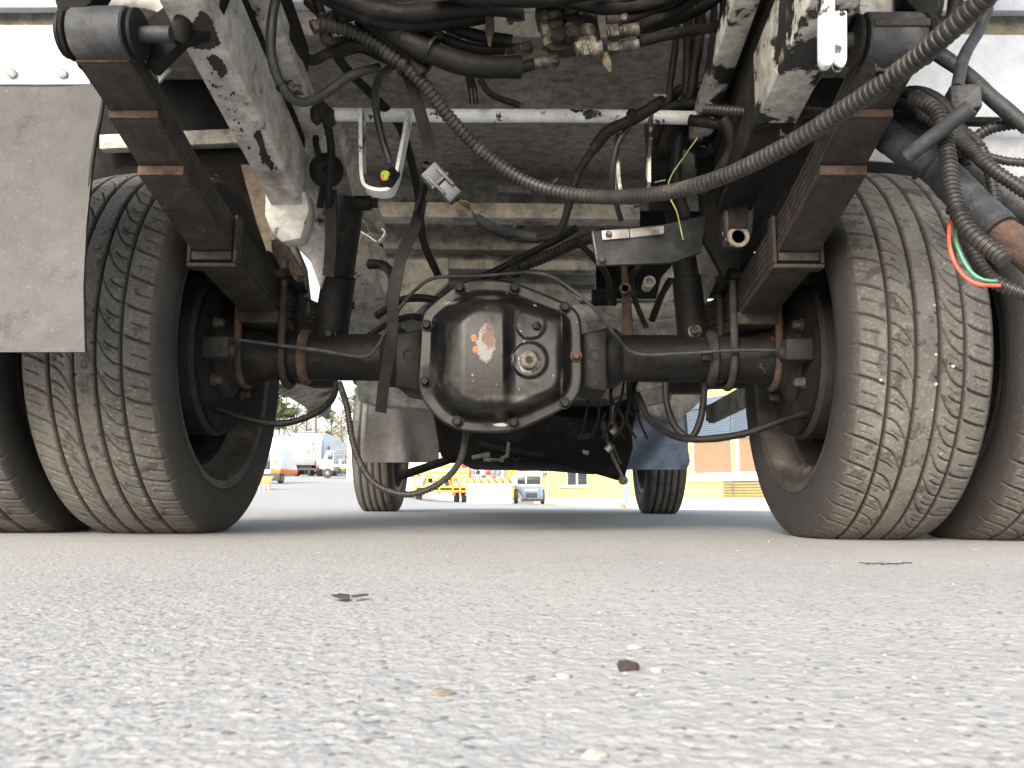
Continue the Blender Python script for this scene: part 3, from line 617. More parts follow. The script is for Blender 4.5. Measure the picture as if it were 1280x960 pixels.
# --- chassis rails (left, right), bottom flange and inner web
def rail(s):
    rl = empty('frame_rail', (s * .37, 1.5, .7), TR)
    ys = [.70, 1.02, 1.364, 1.42] if s < 0 else [.70, 1.034, 1.288, 1.42]; zs = [.700, .640, .573, .560] if s < 0 else [.665, .618, .579, .553]
    xo, xi = (-.402, -.348) if s < 0 else (.42, .362)
    def ribbon(x0, x1, dz0, dz1, name, m, ys=ys, zs=zs, bevel=.003):
        vs = []
        for y, z in zip(ys, zs): vs += [(x0, y, z + dz0), (x1, y, z + dz0), (x1, y, z + dz1), (x0, y, z + dz1)]
        k = len(ys); fs = [(i * 4 + j, i * 4 + (j + 1) % 4, (i + 1) * 4 + (j + 1) % 4, (i + 1) * 4 + j) for i in range(k - 1) for j in range(4)] + [(3, 2, 1, 0), tuple(range(k * 4 - 4, k * 4))]
        return MB().add(vs, fs).build(name, m, rl, bevel=bevel)
    m = 'white' if s < 0 else 'white_chip'
    if s < 0: ribbon(xo, xi, 0, .105, 'rail_box', m)
    else:
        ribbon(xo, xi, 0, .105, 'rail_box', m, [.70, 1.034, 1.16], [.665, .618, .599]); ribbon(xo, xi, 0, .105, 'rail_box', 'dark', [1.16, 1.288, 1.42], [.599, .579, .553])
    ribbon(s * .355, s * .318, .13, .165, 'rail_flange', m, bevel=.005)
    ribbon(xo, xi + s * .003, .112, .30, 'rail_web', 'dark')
    return rl
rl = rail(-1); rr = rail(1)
poly('gusset_plate', [(232, 58, 1.085), (222, 46, 1.085), (246, 4, 1.085), (252, 0, 1.085), (285, 56, 1.085)], (0, .003, .01), 'dark', rl, .001)
def patch(name, pts, m='grime', parent=None, th=.0025, n=5):
    """ragged lump of grease stuck on a plate: outline in pixels at depth Y"""
    P = []; rr_ = random.Random(len(pts) * 7 + int(pts[0][0]))
    for i in range(len(pts)):
        a_, b_ = pts[i], pts[(i + 1) % len(pts)]
        for k in range(n):
            t_ = k / n; P.append(at(a_[0] + (b_[0] - a_[0]) * t_ + rr_.uniform(-1.8, 1.8), a_[1] + (b_[1] - a_[1]) * t_ + rr_.uniform(-1.8, 1.8), a_[2] + (b_[2] - a_[2]) * t_))
    return MB().prism(P, (0, th, 0)).build(name, m, parent or TR, bevel=.0004)
nl = Vector((0, .195, 1)).normalized()
def flange_patch(pts, seed, amp=1.8, n=7):
    rr_ = random.Random(seed); P = []
    for i in range(len(pts)):
        a_, b_ = pts[i], pts[(i + 1) % len(pts)]
        for k in range(n): P.append(at_plane(a_[0] + (b_[0] - a_[0]) * k / n + rr_.uniform(-amp, amp), a_[1] + (b_[1] - a_[1]) * k / n + rr_.uniform(-amp, amp), (-.4, 1.02, .6385), nl))
    MB().prism(P, (0, 0, .0008)).build('grease_patch', 'grime', rl, smooth=0)
flange_patch([(232, 56), (240, 30), (252, 14), (262, 22), (270, 40), (276, 56), (262, 62), (246, 61)], 1)
flange_patch([(258, 74), (266, 68), (278, 76), (284, 90), (276, 98), (268, 88)], 2)
flange_patch([(318, 168), (325, 162), (330, 182), (342, 208), (338, 214), (326, 196)], 3)
for k in range(26):
    px = 262 + k * 3.1 + random.uniform(-7, 12); py = 92 + k * 5.0 + random.uniform(-6, 8); q = random.uniform(.7, 2.3)
    flange_patch([(px - q, py), (px, py - q), (px + q, py), (px + q * .3, py + q * 1.4)], 10 + k, .5, 2)
# rail end caps
ec = poly('rail_end_cap', [(331, 238, 1.40), (382, 238, 1.40), (386, 262, 1.40), (376, 298, 1.41), (352, 303, 1.41), (338, 290, 1.41), (330, 268, 1.40)], (.0, .05, .004), 'white', TR, .005)
poly('cap_slot', [(331, 229, 1.395), (352, 229, 1.395), (361, 239, 1.397), (334, 240, 1.397)], (0, .004, 0), 'dark', ec, .001)
MB().lathe(at(350, 287, 1.41), (0, -1, 0), [(-.002, .006), (.001, .006), (.001, .0045), (-.002, .0045)], 14).build('cap_hole', 'hose', ec)
poly('rail_side_plate', [(378, 200, 1.46), (412, 160, 1.5), (420, 300, 1.5), (400, 361, 1.5), (388, 326, 1.46), (352, 290, 1.46), (366, 240, 1.45)], (0, .012, 0), 'white', TR, .003)
poly('outer_side_rail', [(300, 205, 1.9), (326, 206, 1.9), (378, 330, 1.9), (386, 396, 1.9), (386, 415, 1.9), (366, 400, 1.9), (335, 330, 1.9)], (0, .05, 0), 'tan', TR, .003)
poly('outer_side_rail', [(338, 300, 1.8), (352, 296, 1.8), (381, 345, 1.8), (384, 385, 1.8), (376, 412, 1.8), (345, 350, 1.8)], (0, .03, 0), 'tan', TR, .003)
poly('rail_end_cap', [(903, 240, 1.40), (945, 236, 1.40), (941, 290, 1.41), (934, 305, 1.41), (912, 305, 1.41), (905, 285, 1.41)], (0, .05, 0), 'blackchip', TR, .005)
poly('cap_recess', [(910, 252, 1.395), (936, 248, 1.395), (934, 286, 1.395), (912, 286, 1.395)], (0, .006, 0), 'dark', TR, .002)
MB().lathe(at(923, 296, 1.40), (0, -1, 0), [(0, .019), (.003, .018), (.003, .012), (0, .011)], 24).build('cap_ring', 'tan', TR)
poly('rail_side_plate', [(870, 190, 1.55), (905, 170, 1.5), (960, 150, 1.5), (1010, 130, 1.5), (985, 215, 1.5), (950, 270, 1.52), (905, 345, 1.55), (880, 300, 1.55)], (0, .02, 0), 'dark', TR)
poly('rail_side_plate', [(872, 305, 1.8), (905, 300, 1.8), (900, 340, 1.8), (880, 385, 1.8), (868, 390, 1.8)], (0, .02, 0), 'greybeam', TR)
# inner fender liners seen between spring and rail
poly('wheel_arch_liner', [(60, 66, 1.95), (250, 60, 1.95), (300, 110, 1.95), (372, 300, 1.95), (340, 345, 1.95), (60, 345, 1.95)], (0, .01, 0), 'dark', TR)  # outer end widened to darken a bright gap above the tyre
poly('arch_crossbar', [(124, 168, 1.9), (300, 160, 1.9), (302, 178, 1.9), (124, 186, 1.9)], (0, .03, 0), 'cream', TR)
poly('wheel_arch_liner', [(985, 60, 1.95), (1085, 80, 1.95), (1110, 160, 1.95), (1095, 345, 1.95), (940, 345, 1.95)], (0, .01, 0), 'dark', TR)
poly('arch_edge', [(196, 92, 1.90), (212, 72, 1.90), (236, 62, 1.90), (236, 76, 1.90), (214, 86, 1.90), (198, 104, 1.90)], (0, .01, 0), 'panel', TR)

poly('wheel_arch_liner', [(1075, 150, 2.05), (1260, 196, 2.05), (1270, 330, 2.05), (1075, 330, 2.05)], (0, .01, 0), 'dark', TR)  # dark sheet added to shut out bright sky above the right tyre
# --- underside of the body: floor sheet and crossmembers, each farther than the one before
poly('body_floor', [(250, 44, 1.56), (1060, 48, 1.56), (930, 240, 2.45), (400, 236, 2.45)], (0, .004, .012), 'floor', TR, 0)
MB().box((0, 2.75, 1.085), (1.8, 4.5, .02)).build('body_underside', 'floor', TR)  # rear end extended out of view to block sky light
poly('rear_crossmember', [(330, 4, 1.50), (960, 6, 1.50), (960, 48, 1.50), (330, 44, 1.50)], (0, .05, 0), 'greybeam', TR, .003)
poly('crossmember_lip', [(330, -14, 1.47), (1060, -12, 1.47), (1060, 6, 1.47), (330, 2, 1.47)], (0, .03, 0), 'panel', TR, .002)
def xm(y0, y1, Y, m, x0=400, x1=930, dy=.06, name='crossmember'):
    return poly(name, [(x0, y0, Y), (x1, y0 + 4, Y), (x1, y1 + 4, Y), (x0, y1, Y)], (0, dy, 0), m, TR, .003)
xm(231, 252, 2.30, 'greybeam'); xm(251, 270, 2.24, 'cream', x1=800); xm(269, 310, 2.42, 'floor', x1=800); xm(308, 334, 2.50, 'cream', x1=745); xm(333, 352, 2.62, 'greybeam', x1=745); xm(350, 372, 2.7, 'cream', x1=745); xm(372, 425, 2.9, 'greybeam', x1=900)
poly('dark_fill_plate', [(738, 262, 2.75), (935, 240, 2.75), (950, 300, 2.75), (905, 372, 2.75), (738, 372, 2.75)], (0, .02, 0), 'dark', TR)  # added dark sheet, supplies the darkness right of the crossmembers
poly('wheel_arch_liner', [(922, 250, 2.2), (965, 235, 2.2), (960, 300, 2.2), (926, 330, 2.2)], (0, .01, 0), 'dark', TR)  # added dark sheet covering a sky gap beside the end cap
poly('latch_plate', [(622, 231, 2.22), (665, 232, 2.22), (665, 241, 2.22), (622, 240, 2.22)], (0, .02, 0), 'greybeam', TR)
MB().box((0, 2.9, .585), (1.0, .04, .10)).build('crossmember', 'dark', TR)
# left far rail and its brackets
poly('chassis_rail', [(420, 158, 1.75), (428, 150, 1.75), (450, 210, 1.9), (478, 270, 2.05), (478, 296, 2.05), (462, 292, 2.05), (440, 245, 1.9)], (.0, .05, 0), 'cream', TR, .004)
poly('chassis_rail', [(430, 300, 2.1), (462, 290, 2.1), (476, 300, 2.1), (500, 380, 2.4), (500, 420, 2.4), (432, 420, 2.4)], (0, .03, 0), 'white', TR, .003)
poly('rail_gusset', [(452, 292, 2.0), (458, 300, 2.0), (480, 372, 2.1), (470, 374, 2.1), (442, 310, 2.0)], (0, .02, 0), 'greybeam', TR, .003)
strap('cable_hook', [(452, 291, 1.98), (462, 297, 1.98), (473, 303, 1.98), (482, 292, 1.98), (478, 287, 1.98)], .02, .003, 'barwhite', TR)
poly('crossmember_bracket', [(497, 330, 2.3), (560, 322, 2.3), (560, 352, 2.3), (520, 390, 2.3), (496, 395, 2.3)], (0, .03, 0), 'cream', TR)
poly('transmission_housing', [(548, 352, 2.35), (700, 352, 2.35), (730, 380, 2.35), (740, 430, 2.35), (520, 430, 2.35), (530, 380, 2.35)], (0, .5, 0), 'greybeam', TR, .02)
MB().cyl(at(716, 392, 2.1), at(850, 388, 2.1), .022, n=24).build('cross_tube', 'cream', TR)
MB().cyl(at(740, 372, 2.0), at(770, 372, 2.0), .020, n=20).build('starter_canister', 'dark', TR)
MB().lathe(at(812, 352, 1.9), (0, -1, 0), [(-.05, .012), (0, .014), (.002, .012), (.002, .009), (-.01, .008)], 20).build('open_tube_end', 'cream', TR)
MB().sweep([at(780, 330, 1.75), at(783, 375, 1.73), at(785, 422, 1.70)], [.006, .009, .013], 12).build('rusty_rod', 'rust', TR)
MB().lathe(at(781, 361, 1.72), (0, -1, 0), [(0, .012), (.006, .012), (.006, .007), (0, .007)], 16).build('rod_eye', 'fitting', TR)
poly('engine_mount', [(828, 345, 2.2), (842, 330, 2.2), (850, 420, 2.2), (826, 420, 2.2), (815, 400, 2.2)], (0, .03, 0), 'white', TR)
poly('engine_block', [(640, 380, 2.9), (880, 372, 2.9), (880, 500, 2.9), (640, 500, 2.9)], (0, .7, 0), 'dark', TR, .02)

# --- white pipe crossbar with its hangers
cb = hose('pipe_crossbar', [(396, 143, 1.36), (560, 143.5, 1.36), (730, 145, 1.36), (906, 148, 1.36)], .0112, 'barwhite', TR, wob=0, n=24)
for p in ((404, 140), (396, 143), (412, 147)): MB().lathe(at(p[0], p[1], 1.35), (1, 0, 0), [(-.008, .013), (0, .019), (.008, .012)], 12).build('bar_clamp', 'grime', cb)
strap('cable_bracket', [(453, 142, 1.345), (453, 190, 1.34), (455, 228, 1.335), (464, 239, 1.33), (484, 241, 1.33), (494, 230, 1.335), (503, 190, 1.34), (512, 142, 1.345)], .034, .0055, 'barwhite', cb)
strap('cable_bracket', [(771, 150, 1.345), (771, 200, 1.34), (775, 243, 1.335), (792, 254, 1.335), (808, 243, 1.335), (810, 200, 1.34), (813, 147, 1.345)], .034, .0055, 'white_chip', cb)
pg = MB().lathe(at(484, 226, 1.31), Vector((-.2, -.6, -.6)), [(-.03, .011), (0, .013), (.004, .011)], 16).build('sensor_plug', 'hose', TR)
MB().lathe(at(481, 220, 1.302), Vector((-.2, -.7, -.5)), [(-.006, .0075), (-.002, .0085), (.002, .0065)], 16).build('plug_ring', 'yellowgreen', pg)
MB().box(at(478, 222, 1.29), (.003, .004, .010)).build('plug_tab', 'red', pg, bevel=.001)

# --- shock absorbers
for s, p0, p1, pm in ((-1, (438, 246, 1.58), (412, 424, 1.66), (424, 345, 1.62)), (1, (846, 262, 1.60), (866, 420, 1.66), (858, 345, 1.63))):
    sh = empty('shock_absorber', at(*p1), TR)
    MB().cyl(at(*p0), at(*pm), .028 if s < 0 else .024, n=28).build('shock_sleeve', 'hose', sh)
    MB().cyl(at(*pm), at(*p1), .032 if s < 0 else .028, .035 if s < 0 else .030, n=28).build('shock_body', 'black', sh)
    hexbolt('shock_bolt', at(p1[0] + (2 if s > 0 else 0), p1[1] - 6, p1[2] - .032), (0, -1, 0), .009, .010, 'fitting' if s > 0 else 'black', sh)
MB().lathe(at(457, 254, 1.52), (1, 0, 0), [(-.02, .014), (.01, .014), (.012, .009), (.022, .009)], 14).build('shock_bolt', 'hose', TR)
gr = MB().lathe(at(408, 213, 1.44), (.25, -1, -.15), [(-.012, .022), (-.006, .030), (.004, .030), (.010, .020), (.010, .007), (0, .006)], 32).build('rubber_grommet', 'hose', TR)
strap('rubber_strap', [(413, 238, 1.43), (414, 300, 1.44), (411, 345, 1.46)], .02, .01, 'hose', TR, up=(1, 0, 0))
hose('cable', [(408, 148, 1.36), (414, 185, 1.38), (413, 215, 1.40), (410, 250, 1.42), (414, 300, 1.5)], .007, 'hose', TR)

# --- dark plate with aluminium strip, right of the middle
dp = poly('heat_shield', [(739, 288, 1.40), (832, 280, 1.40), (884, 268, 1.46), (876, 316, 1.46), (840, 328, 1.42), (746, 332, 1.40)], (0, .012, .0), 'hosegrey', TR, .003)
poly('shield_strip', [(752, 288, 1.393), (786, 286, 1.393), (787, 297, 1.393), (753, 300, 1.393)], (0, .005, 0), 'alu', dp, .001)
poly('shield_strip', [(787, 286, 1.394), (830, 282, 1.394), (830, 292, 1.394), (788, 297, 1.394)], (0, .005, 0), 'greybeam', dp, .001)
hexbolt('bolt', at(761, 293, 1.392), (0, -1, 0), .004, .006, 'fitting', dp)
hexbolt('bolt', at(752, 325, 1.40), (0, -1, 0), .006, .006, 'bush', dp)

# --- corrugated conduits
conduit('corrugated_conduit', [(400, 30, 1.10), (448, 42, 1.12), (500, 78, 1.14), (532, 108, 1.16), (566, 152, 1.19), (615, 200, 1.22), (672, 233, 1.22), (745, 246, 1.18), (825, 242, 1.10), (900, 222, 1.02), (980, 184, .93), (1060, 134, .85), (1130, 86, .78), (1180, 44, .73), (1228, 0, .69), (1262, -40, .66)], .0104, TR, label='thick ribbed conduit sagging across the middle')
conduit('corrugated_conduit', [(880, 136, 1.25), (940, 140, 1.22), (1000, 140, 1.18), (1060, 146, 1.12), (1110, 156, 1.08)], .008, TR, .006)
conduit('corrugated_conduit', [(1140, 120, 1.02), (1172, 142, 1.0), (1184, 190, .98), (1190, 240, .96), (1208, 285, .94), (1246, 318, .92), (1262, 330, .91)], .0098, TR, .0065)
conduit('corrugated_conduit', [(1150, 142, 1.06), (1190, 166, 1.04), (1236, 208, 1.0), (1290, 245, .98)], .0085, TR, .006)
conduit('corrugated_conduit', [(1165, 140, 1.10), (1200, 160, 1.08), (1226, 185, 1.08), (1238, 220, 1.07), (1245, 260, 1.07)], .007, TR, .006)
conduit('corrugated_conduit', [(1195, 240, 1.04), (1205, 290, 1.0), (1235, 345, .97), (1290, 372, .95)], .0085, TR, .006)
conduit('corrugated_conduit', [(1214, 176, 1.15), (1240, 160, 1.14), (1290, 152, 1.12)], .008, TR, .006)
conduit('corrugated_conduit', [(1235, 196, 1.14), (1262, 202, 1.13), (1300, 204, 1.12)], .006, TR, .006)
conduit('corrugated_conduit', [(1228, 235, 1.12), (1246, 262, 1.1), (1262, 300, 1.08), (1290, 322, 1.06)], .0075, TR, .006)
conduit('corrugated_conduit', [(424, 478, 1.62), (434, 510, 1.60), (443, 560, 1.58), (466, 602, 1.55), (508, 618, 1.54), (548, 605, 1.55), (574, 578, 1.58), (583, 540, 1.62)], .0062, TR, .006, label='thin ribbed cable loop hanging below the differential')
conduit('corrugated_conduit', [(385, 2, 1.25), (402, 20, 1.2), (408, 50, 1.17), (432, 52, 1.15), (470, 40, 1.14)], .008, TR, .007)
# --- wrapped hoses on the right
wrapped('wrapped_hose', [(1085, 150, 1.14), (1120, 178, 1.10), (1165, 206, 1.06), (1208, 248, 1.02), (1252, 290, .98)], .021, TR)
MB().sweep([at(1246, 284, .985), at(1264, 300, .975), at(1300, 332, .96)], [.0175, .018, .018], 20).build('rusty_pipe', 'rust', TR)
wrapped('wrapped_hose', [(1195, 190, 1.2), (1235, 222, 1.18), (1268, 250, 1.16), (1310, 280, 1.14)], .019, TR)
wrapped('wrapped_hose', [(1095, 148, 1.16), (1125, 160, 1.12), (1150, 168, 1.10), (1172, 182, 1.08)], .024, TR)
for k, (dx, dy) in enumerate(((0, -14), (10, -8), (-6, -4), (14, -18))):
    hose('cable', [(1105 + dx, 138 + dy, 1.10), (1130 + dx, 132 + dy, 1.08), (1160 + dx, 146 + dy, 1.06), (1186 + dx, 178 + dy, 1.05), (1196 + dx, 215 + dy, 1.05)], .008, 'hose', TR)
p0, p1 = at(1152, 182, .98), at(1213, 134, .94); d = (p1 - p0).normalized()
MB().lathe(p0, d, [(-.02, .009), ((p1 - p0).length, .0095), ((p1 - p0).length + .001, .0088), ((p1 - p0).length + .001, .0066), ((p1 - p0).length - .02, .006)], 24).build('open_pipe', 'bush', TR)
jb = MB().prism([at(1187, 106, 1.06), at(1226, 103, 1.04), at(1229, 133, 1.04), at(1188, 141, 1.06)], (.01, .045, .0)).build('junction_box', 'tape', TR, bevel=.003)
hose('hose', [(1165, 62, 1.16), (1205, 90, 1.14), (1240, 122, 1.12), (1285, 160, 1.10)], .0105, 'tape', TR, n=16)
hose('hose', [(1234, 10, 1.12), (1226, 35, 1.12), (1205, 70, 1.10), (1196, 110, 1.08)], .008, 'tape', TR)
hose('hose', [(1196, -10, 1.12), (1190, 20, 1.12), (1176, 42, 1.12)], .010, 'hose', TR)
hose('hose', [(1172, -10, 1.10), (1170, 15, 1.10), (1160, 40, 1.12)], .009, 'hose', TR)
hose('wire', [(1190, 266, .98), (1186, 300, .95), (1196, 334, .94), (1218, 354, .93), (1250, 357, .93)], .0022, 'wire_red', TR, label='orange-red wire')
hose('wire', [(1193, 272, .98), (1196, 305, .96), (1212, 338, .95), (1230, 350, .94), (1246, 351, .94)], .0020, 'wire_green', TR, label='green wire')
hose('wire', [(1188, 178, 1.0), (1191, 190, .98), (1196, 206, .98)], .0022, 'wire_brown', TR)
# --- hoses at upper left and middle
hose('hose', [(352, -30, 1.08), (342, 20, 1.07), (339, 70, 1.08), (352, 110, 1.10), (376, 127, 1.12), (402, 118, 1.14), (438, 95, 1.16), (474, 84, 1.18)], .0068, 'hosegrey', TR, n=18, label='shiny grey hose in a hook shape')
hose('hose', [(288, -20, 1.25), (298, 20, 1.26), (312, 62, 1.28), (328, 90, 1.3), (345, 108, 1.31)], .0085, 'hose', TR)
hose('hose', [(312, -20, 1.3), (322, 20, 1.3), (336, 60, 1.3)], .006, 'hose', TR)
hose('hose', [(318, -20, 1.28), (340, 30, 1.3), (352, 62, 1.32), (365, 90, 1.34), (380, 112, 1.36)], .010, 'hose', TR)
hose('hose', [(390, -20, 1.2), (404, 20, 1.2), (410, 52, 1.2), (430, 84, 1.25), (468, 120, 1.32), (500, 160, 1.4), (520, 230, 1.5), (530, 300, 1.55), (548, 345, 1.6)], .0075, 'hose', TR)
hose('hose', [(345, -10, 1.22), (380, 70, 1.18), (410, 68, 1.16), (448, 55, 1.14), (500, 75, 1.14)], .0075, 'hose', TR)
hose('hose', [(420, 20, 1.10), (470, 10, 1.12), (560, 4, 1.14), (640, -12, 1.16)], .011, 'hose', TR)
hose('hose', [(400, -10, 1.08), (440, 10, 1.08), (500, 30, 1.10), (560, 28, 1.12), (612, 18, 1.14)], .012, 'hose', TR)
wrapped('wrapped_hose', [(440, -6, 1.10), (480, 30, 1.11), (530, 62, 1.12), (590, 82, 1.14), (650, 84, 1.16)], .0155, TR, m='hose', turn=.045)
wrapped('wrapped_hose', [(430, -14, 1.12), (470, 14, 1.13), (510, 42, 1.14), (545, 72, 1.15)], .018, TR, m='hose', turn=.05)
hose('hose', [(628, 84, 1.155), (650, 84, 1.16), (672, 79, 1.165)], .0085, 'hose', TR)
hose('hose', [(470, 8, 1.13), (520, 24, 1.14), (555, 50, 1.15), (600, 62, 1.16), (630, 62, 1.17)], .0075, 'hose', TR)
hose('hose', [(520, -4, 1.24), (560, 35, 1.26), (580, 70, 1.28), (590, 110, 1.3)], .007, 'hose', TR)
hose('hose', [(600, 100, 1.5), (615, 118, 1.5), (650, 132, 1.5)], .006, 'hose', TR)
for a in (0, 5, 9): hose('cable_strand', [(583 + a, 98, 1.26), (586 + a, 112, 1.26), (588 + a, 130, 1.26)], .0014, 'hose', TR, n=6)
hose('cable', [(492, 82, 1.18), (474, 100, 1.22), (470, 130, 1.28), (476, 170, 1.3), (488, 205, 1.31)], .0062, 'hosegrey', TR)
strap('wiring_tape', [(506, 80, 1.17), (516, 110, 1.18), (528, 150, 1.20), (536, 180, 1.22), (536, 202, 1.23)], .018, .012, 'hose', TR, up=(1, 0, .2))
hose('harness', [(533, 206, 1.23), (530, 235, 1.3), (522, 262, 1.42)], .006, 'hose', TR)
strap('rubber_strap', [(527, 250, 1.44), (520, 280, 1.44), (502, 320, 1.44), (492, 370, 1.44), (490, 420, 1.46), (480, 480, 1.50), (476, 515, 1.52)], .020, .005, 'hose', TR, up=(1, 0, 0), label='flat black rubber strap hanging in front of the axle')
for a in (([(410, -12, 1.06), (450, 6, 1.07), (500, 18, 1.08), (545, 14, 1.09), (600, 8, 1.10), (650, 12, 1.12)], .012), ([(450, 20, 1.12), (478, 44, 1.13), (502, 62, 1.14), (530, 92, 1.15)], .014), ([(470, -10, 1.14), (520, 8, 1.14), (580, 40, 1.15), (640, 52, 1.16)], .009),
          ([(540, -20, 1.05), (600, -6, 1.06), (680, -4, 1.07), (760, -16, 1.08)], .014), ([(640, 2, 1.12), (700, 0, 1.12), (760, 10, 1.12), (830, -4, 1.12), (880, -30, 1.12)], .010), ([(770, 42, 1.16), (830, 30, 1.18), (880, 8, 1.2), (930, -30, 1.22)], .008),
          ([(850, 150, 1.4), (890, 140, 1.36), (940, 148, 1.3), (990, 158, 1.25)], .012), ([(905, 150, 1.3), (915, 180, 1.3), (900, 215, 1.34), (880, 240, 1.38)], .010), ([(945, 150, 1.22), (940, 180, 1.26), (925, 210, 1.3), (900, 230, 1.36)], .008), ([(862, 120, 1.4), (850, 160, 1.4), (846, 220, 1.42), (856, 270, 1.45)], .010),
          ([(420, 66, 1.18), (450, 60, 1.17), (480, 70, 1.16), (512, 86, 1.16)], .009), ([(398, 150, 1.4), (396, 180, 1.42), (404, 215, 1.44), (400, 260, 1.46)], .006), ([(720, 300, 1.6), (740, 320, 1.62), (760, 345, 1.66), (764, 380, 1.7)], .006), ([(800, 330, 1.8), (790, 350, 1.8), (795, 380, 1.8), (808, 410, 1.8)], .006), ([(838, 350, 1.9), (826, 370, 1.88), (815, 400, 1.85)], .008)):
    hose('hose' if a[1] > .007 else 'cable', a[0], a[1], 'hose', TR)
poly('cable_bracket_plate', [(806, 152, 1.5), (842, 150, 1.5), (846, 265, 1.5), (812, 262, 1.5)], (0, .01, 0), 'dark', TR, .001)
# --- cable ties
def tie(px, py, Y, dx, dy, r):
    c = at(px, py, Y); d = (at(px + dx, py + dy, Y) - c).normalized(); b = MB()
    b.lathe(c, d, [(-.0022, r), (-.0022, r + .0012), (.0022, r + .0012), (.0022, r)], 18, closed=True)
    side = d.cross(Vector((0, 1, 0))).normalized(); b.box(c + side * (r + .002), (.005, .005, .004)); b.beam(c + side * (r + .002), c + side * (r + .009) + d * .003, .0022, .001, up=(0, 1, 0))
    b.build('cable_tie', 'hose', TR, bevel=0)
for a in ((506, 84, 1.14, 10, 9, .0125), (690, 237, 1.215, 10, 3, .0108), (985, 181, .925, 10, -6, .0108), (1108, 100, .80, 10, -8, .0108), (540, 62, 1.12, 10, 5, .0175), (505, 45, 1.115, 10, 8, .0175), (1196, 262, .95, 2, 10, .0102), (1160, 206, 1.06, 10, 9, .023), (1216, 190, 1.02, 10, 9, .0092), (352, 108, 1.1, 8, 9, .0074), (640, 292, 1.36, 10, 3, .008), (618, 286, 1.33, 10, 4, .008)): tie(*a)
# --- hydraulic fittings
def fitting(px, py, Y, dx, dy, L_, r, hx=True, m='fitting', parent=TR):
    a = at(px, py, Y); b_ = at(px + dx, py + dy, Y); d = (b_ - a).normalized()
    mb = MB(); mb.lathe(a, d, [(0, r), (L_ * .5, r), (L_ * .52, r * .82), (L_, r * .82)], 16)
    if hx: mb.lathe(a + d * L_ * .62, d, [(0, r * 1.0), (.002, r * 1.3), (L_ * .3, r * 1.3), (L_ * .33, r * 1.0)], 6)
    return mb.build('hose_fitting', m, parent, smooth=30)
for a in ((632, 62, 1.17, 30, -3, .040, .0072), (668, 79, 1.16, 35, -5, .036, .0085), (700, 15, 1.15, -30, 8, .03, .009), (758, 22, 1.13, 25, 0, .03, .009), (798, 36, 1.12, -35, 6, .044, .009),
          (798, 55, 1.13, -35, 6, .044, .0078), (680, 30, 1.16, 6, 25, .04, .0085), (705, 8, 1.14, 30, -4, .03, .011), (735, 34, 1.13, -5, 30, .034, .011), (720, 62, 1.12, 20, -8, .03, .010), (655, 18, 1.15, -20, 3, .026, .009), (690, 44, 1.14, 25, -3, .03, .011), (752, 60, 1.12, -20, 4, .03, .011)):
    fitting(*a)
vb = MB(); 
for (px, py, sx_, sz_) in ((700, 18, .07, .03), (706, 55, .05, .03), (728, 40, .045, .045), (722, 6, .06, .03), (690, 28, .03, .03)): vb.box(at(px, py, 1.17), (sx_, .035, sz_), Euler((.1, .25 * random.uniform(-1, 1), 0)).to_matrix())
vb.build('valve_block', 'grime', TR, bevel=.004)
for (px, py, dx, dy) in ((612, 18, 0, 40), (755, 68, 8, 22)):
    b = MB(); p0 = at(px, py, 1.13); p1 = at(px + dx, py + dy, 1.13); b.sweep([p0, p0.lerp(p1, .5), p1], [.006, .007, .002], 7); b.build('grime_drip', 'wood', TR)
for a in (((798, 52, 1.13), (850, 42, 1.15), (900, 30, 1.2), (960, -10, 1.25)), ((796, 34, 1.12), (850, 10, 1.15), (890, -20, 1.15)), ((775, 28, 1.13), (830, 8, 1.14), (870, -20, 1.14)), ((612, 10, 1.14), (660, 0, 1.14), (760, 4, 1.12), (815, -20, 1.1))):
    hose('hose', a, .0078, 'hose', TR)
for k, (x0, x1) in enumerate(((846, 838), (862, 858), (876, 866), (893, 884), (905, 900))):
    hose('cable', [(x0, -20, 1.42), (x0 - 1, 40, 1.40), (x1, 100, 1.40), (x1 - 6, 145, 1.42), (x1 - 20, 180, 1.46)], .006 + .002 * (k % 3), 'hose', TR)
MB().lathe(at(398, 32, 1.16), Vector((-.8, -.2, -.5)), [(-.03, .008), (0, .009), (.002, .011), (.010, .011), (.010, .006)], 6).build('pipe_nut', 'fitting', TR)
MB().cyl(at(402, 30, 1.165), at(450, 2, 1.15), .009, n=14).build('pipe_stub', 'hose', TR)
# --- right middle: linkage, dark hose and pin, cables over the rail
hose('control_rod', [(742, 186, 1.32), (760, 165, 1.3), (790, 150, 1.28), (826, 128, 1.26)], .0095, 'hose', TR)
for p in ((790, 143), (826, 127)): MB().lathe(at(p[0], p[1], 1.255), (-.2, -1, -.1), [(0, .006), (.002, .009), (.004, .006), (.001, .004)], 14).build('rod_eyelet', 'dark', TR)
MB().cyl(at(817, 119, 1.26), at(832, 121, 1.26), .0035, n=10).build('pin', 'alu', TR)
hose('cable', [(742, 186, 1.33), (722, 220, 1.36), (712, 255, 1.38), (702, 280, 1.4), (690, 296, 1.42), (660, 300, 1.44), (628, 292, 1.44), (598, 278, 1.42)], .0068, 'hose', TR)
hose('cable', [(786, 158, 1.30), (772, 180, 1.31), (766, 215, 1.33), (768, 250, 1.38), (776, 275, 1.42)], .0048, 'hosegrey', TR)
hose('wire', [(872, 172, 1.3), (858, 192, 1.31), (838, 222, 1.32), (836, 242, 1.32), (846, 265, 1.32), (850, 282, 1.33), (854, 300, 1.33)], .0013, 'wire_yellow', TR, n=8, label='thin yellow-green earth wire')
hose('wire', [(818, 228, 1.32), (832, 225, 1.32)], .0012, 'wire_yellow', TR, n=6)
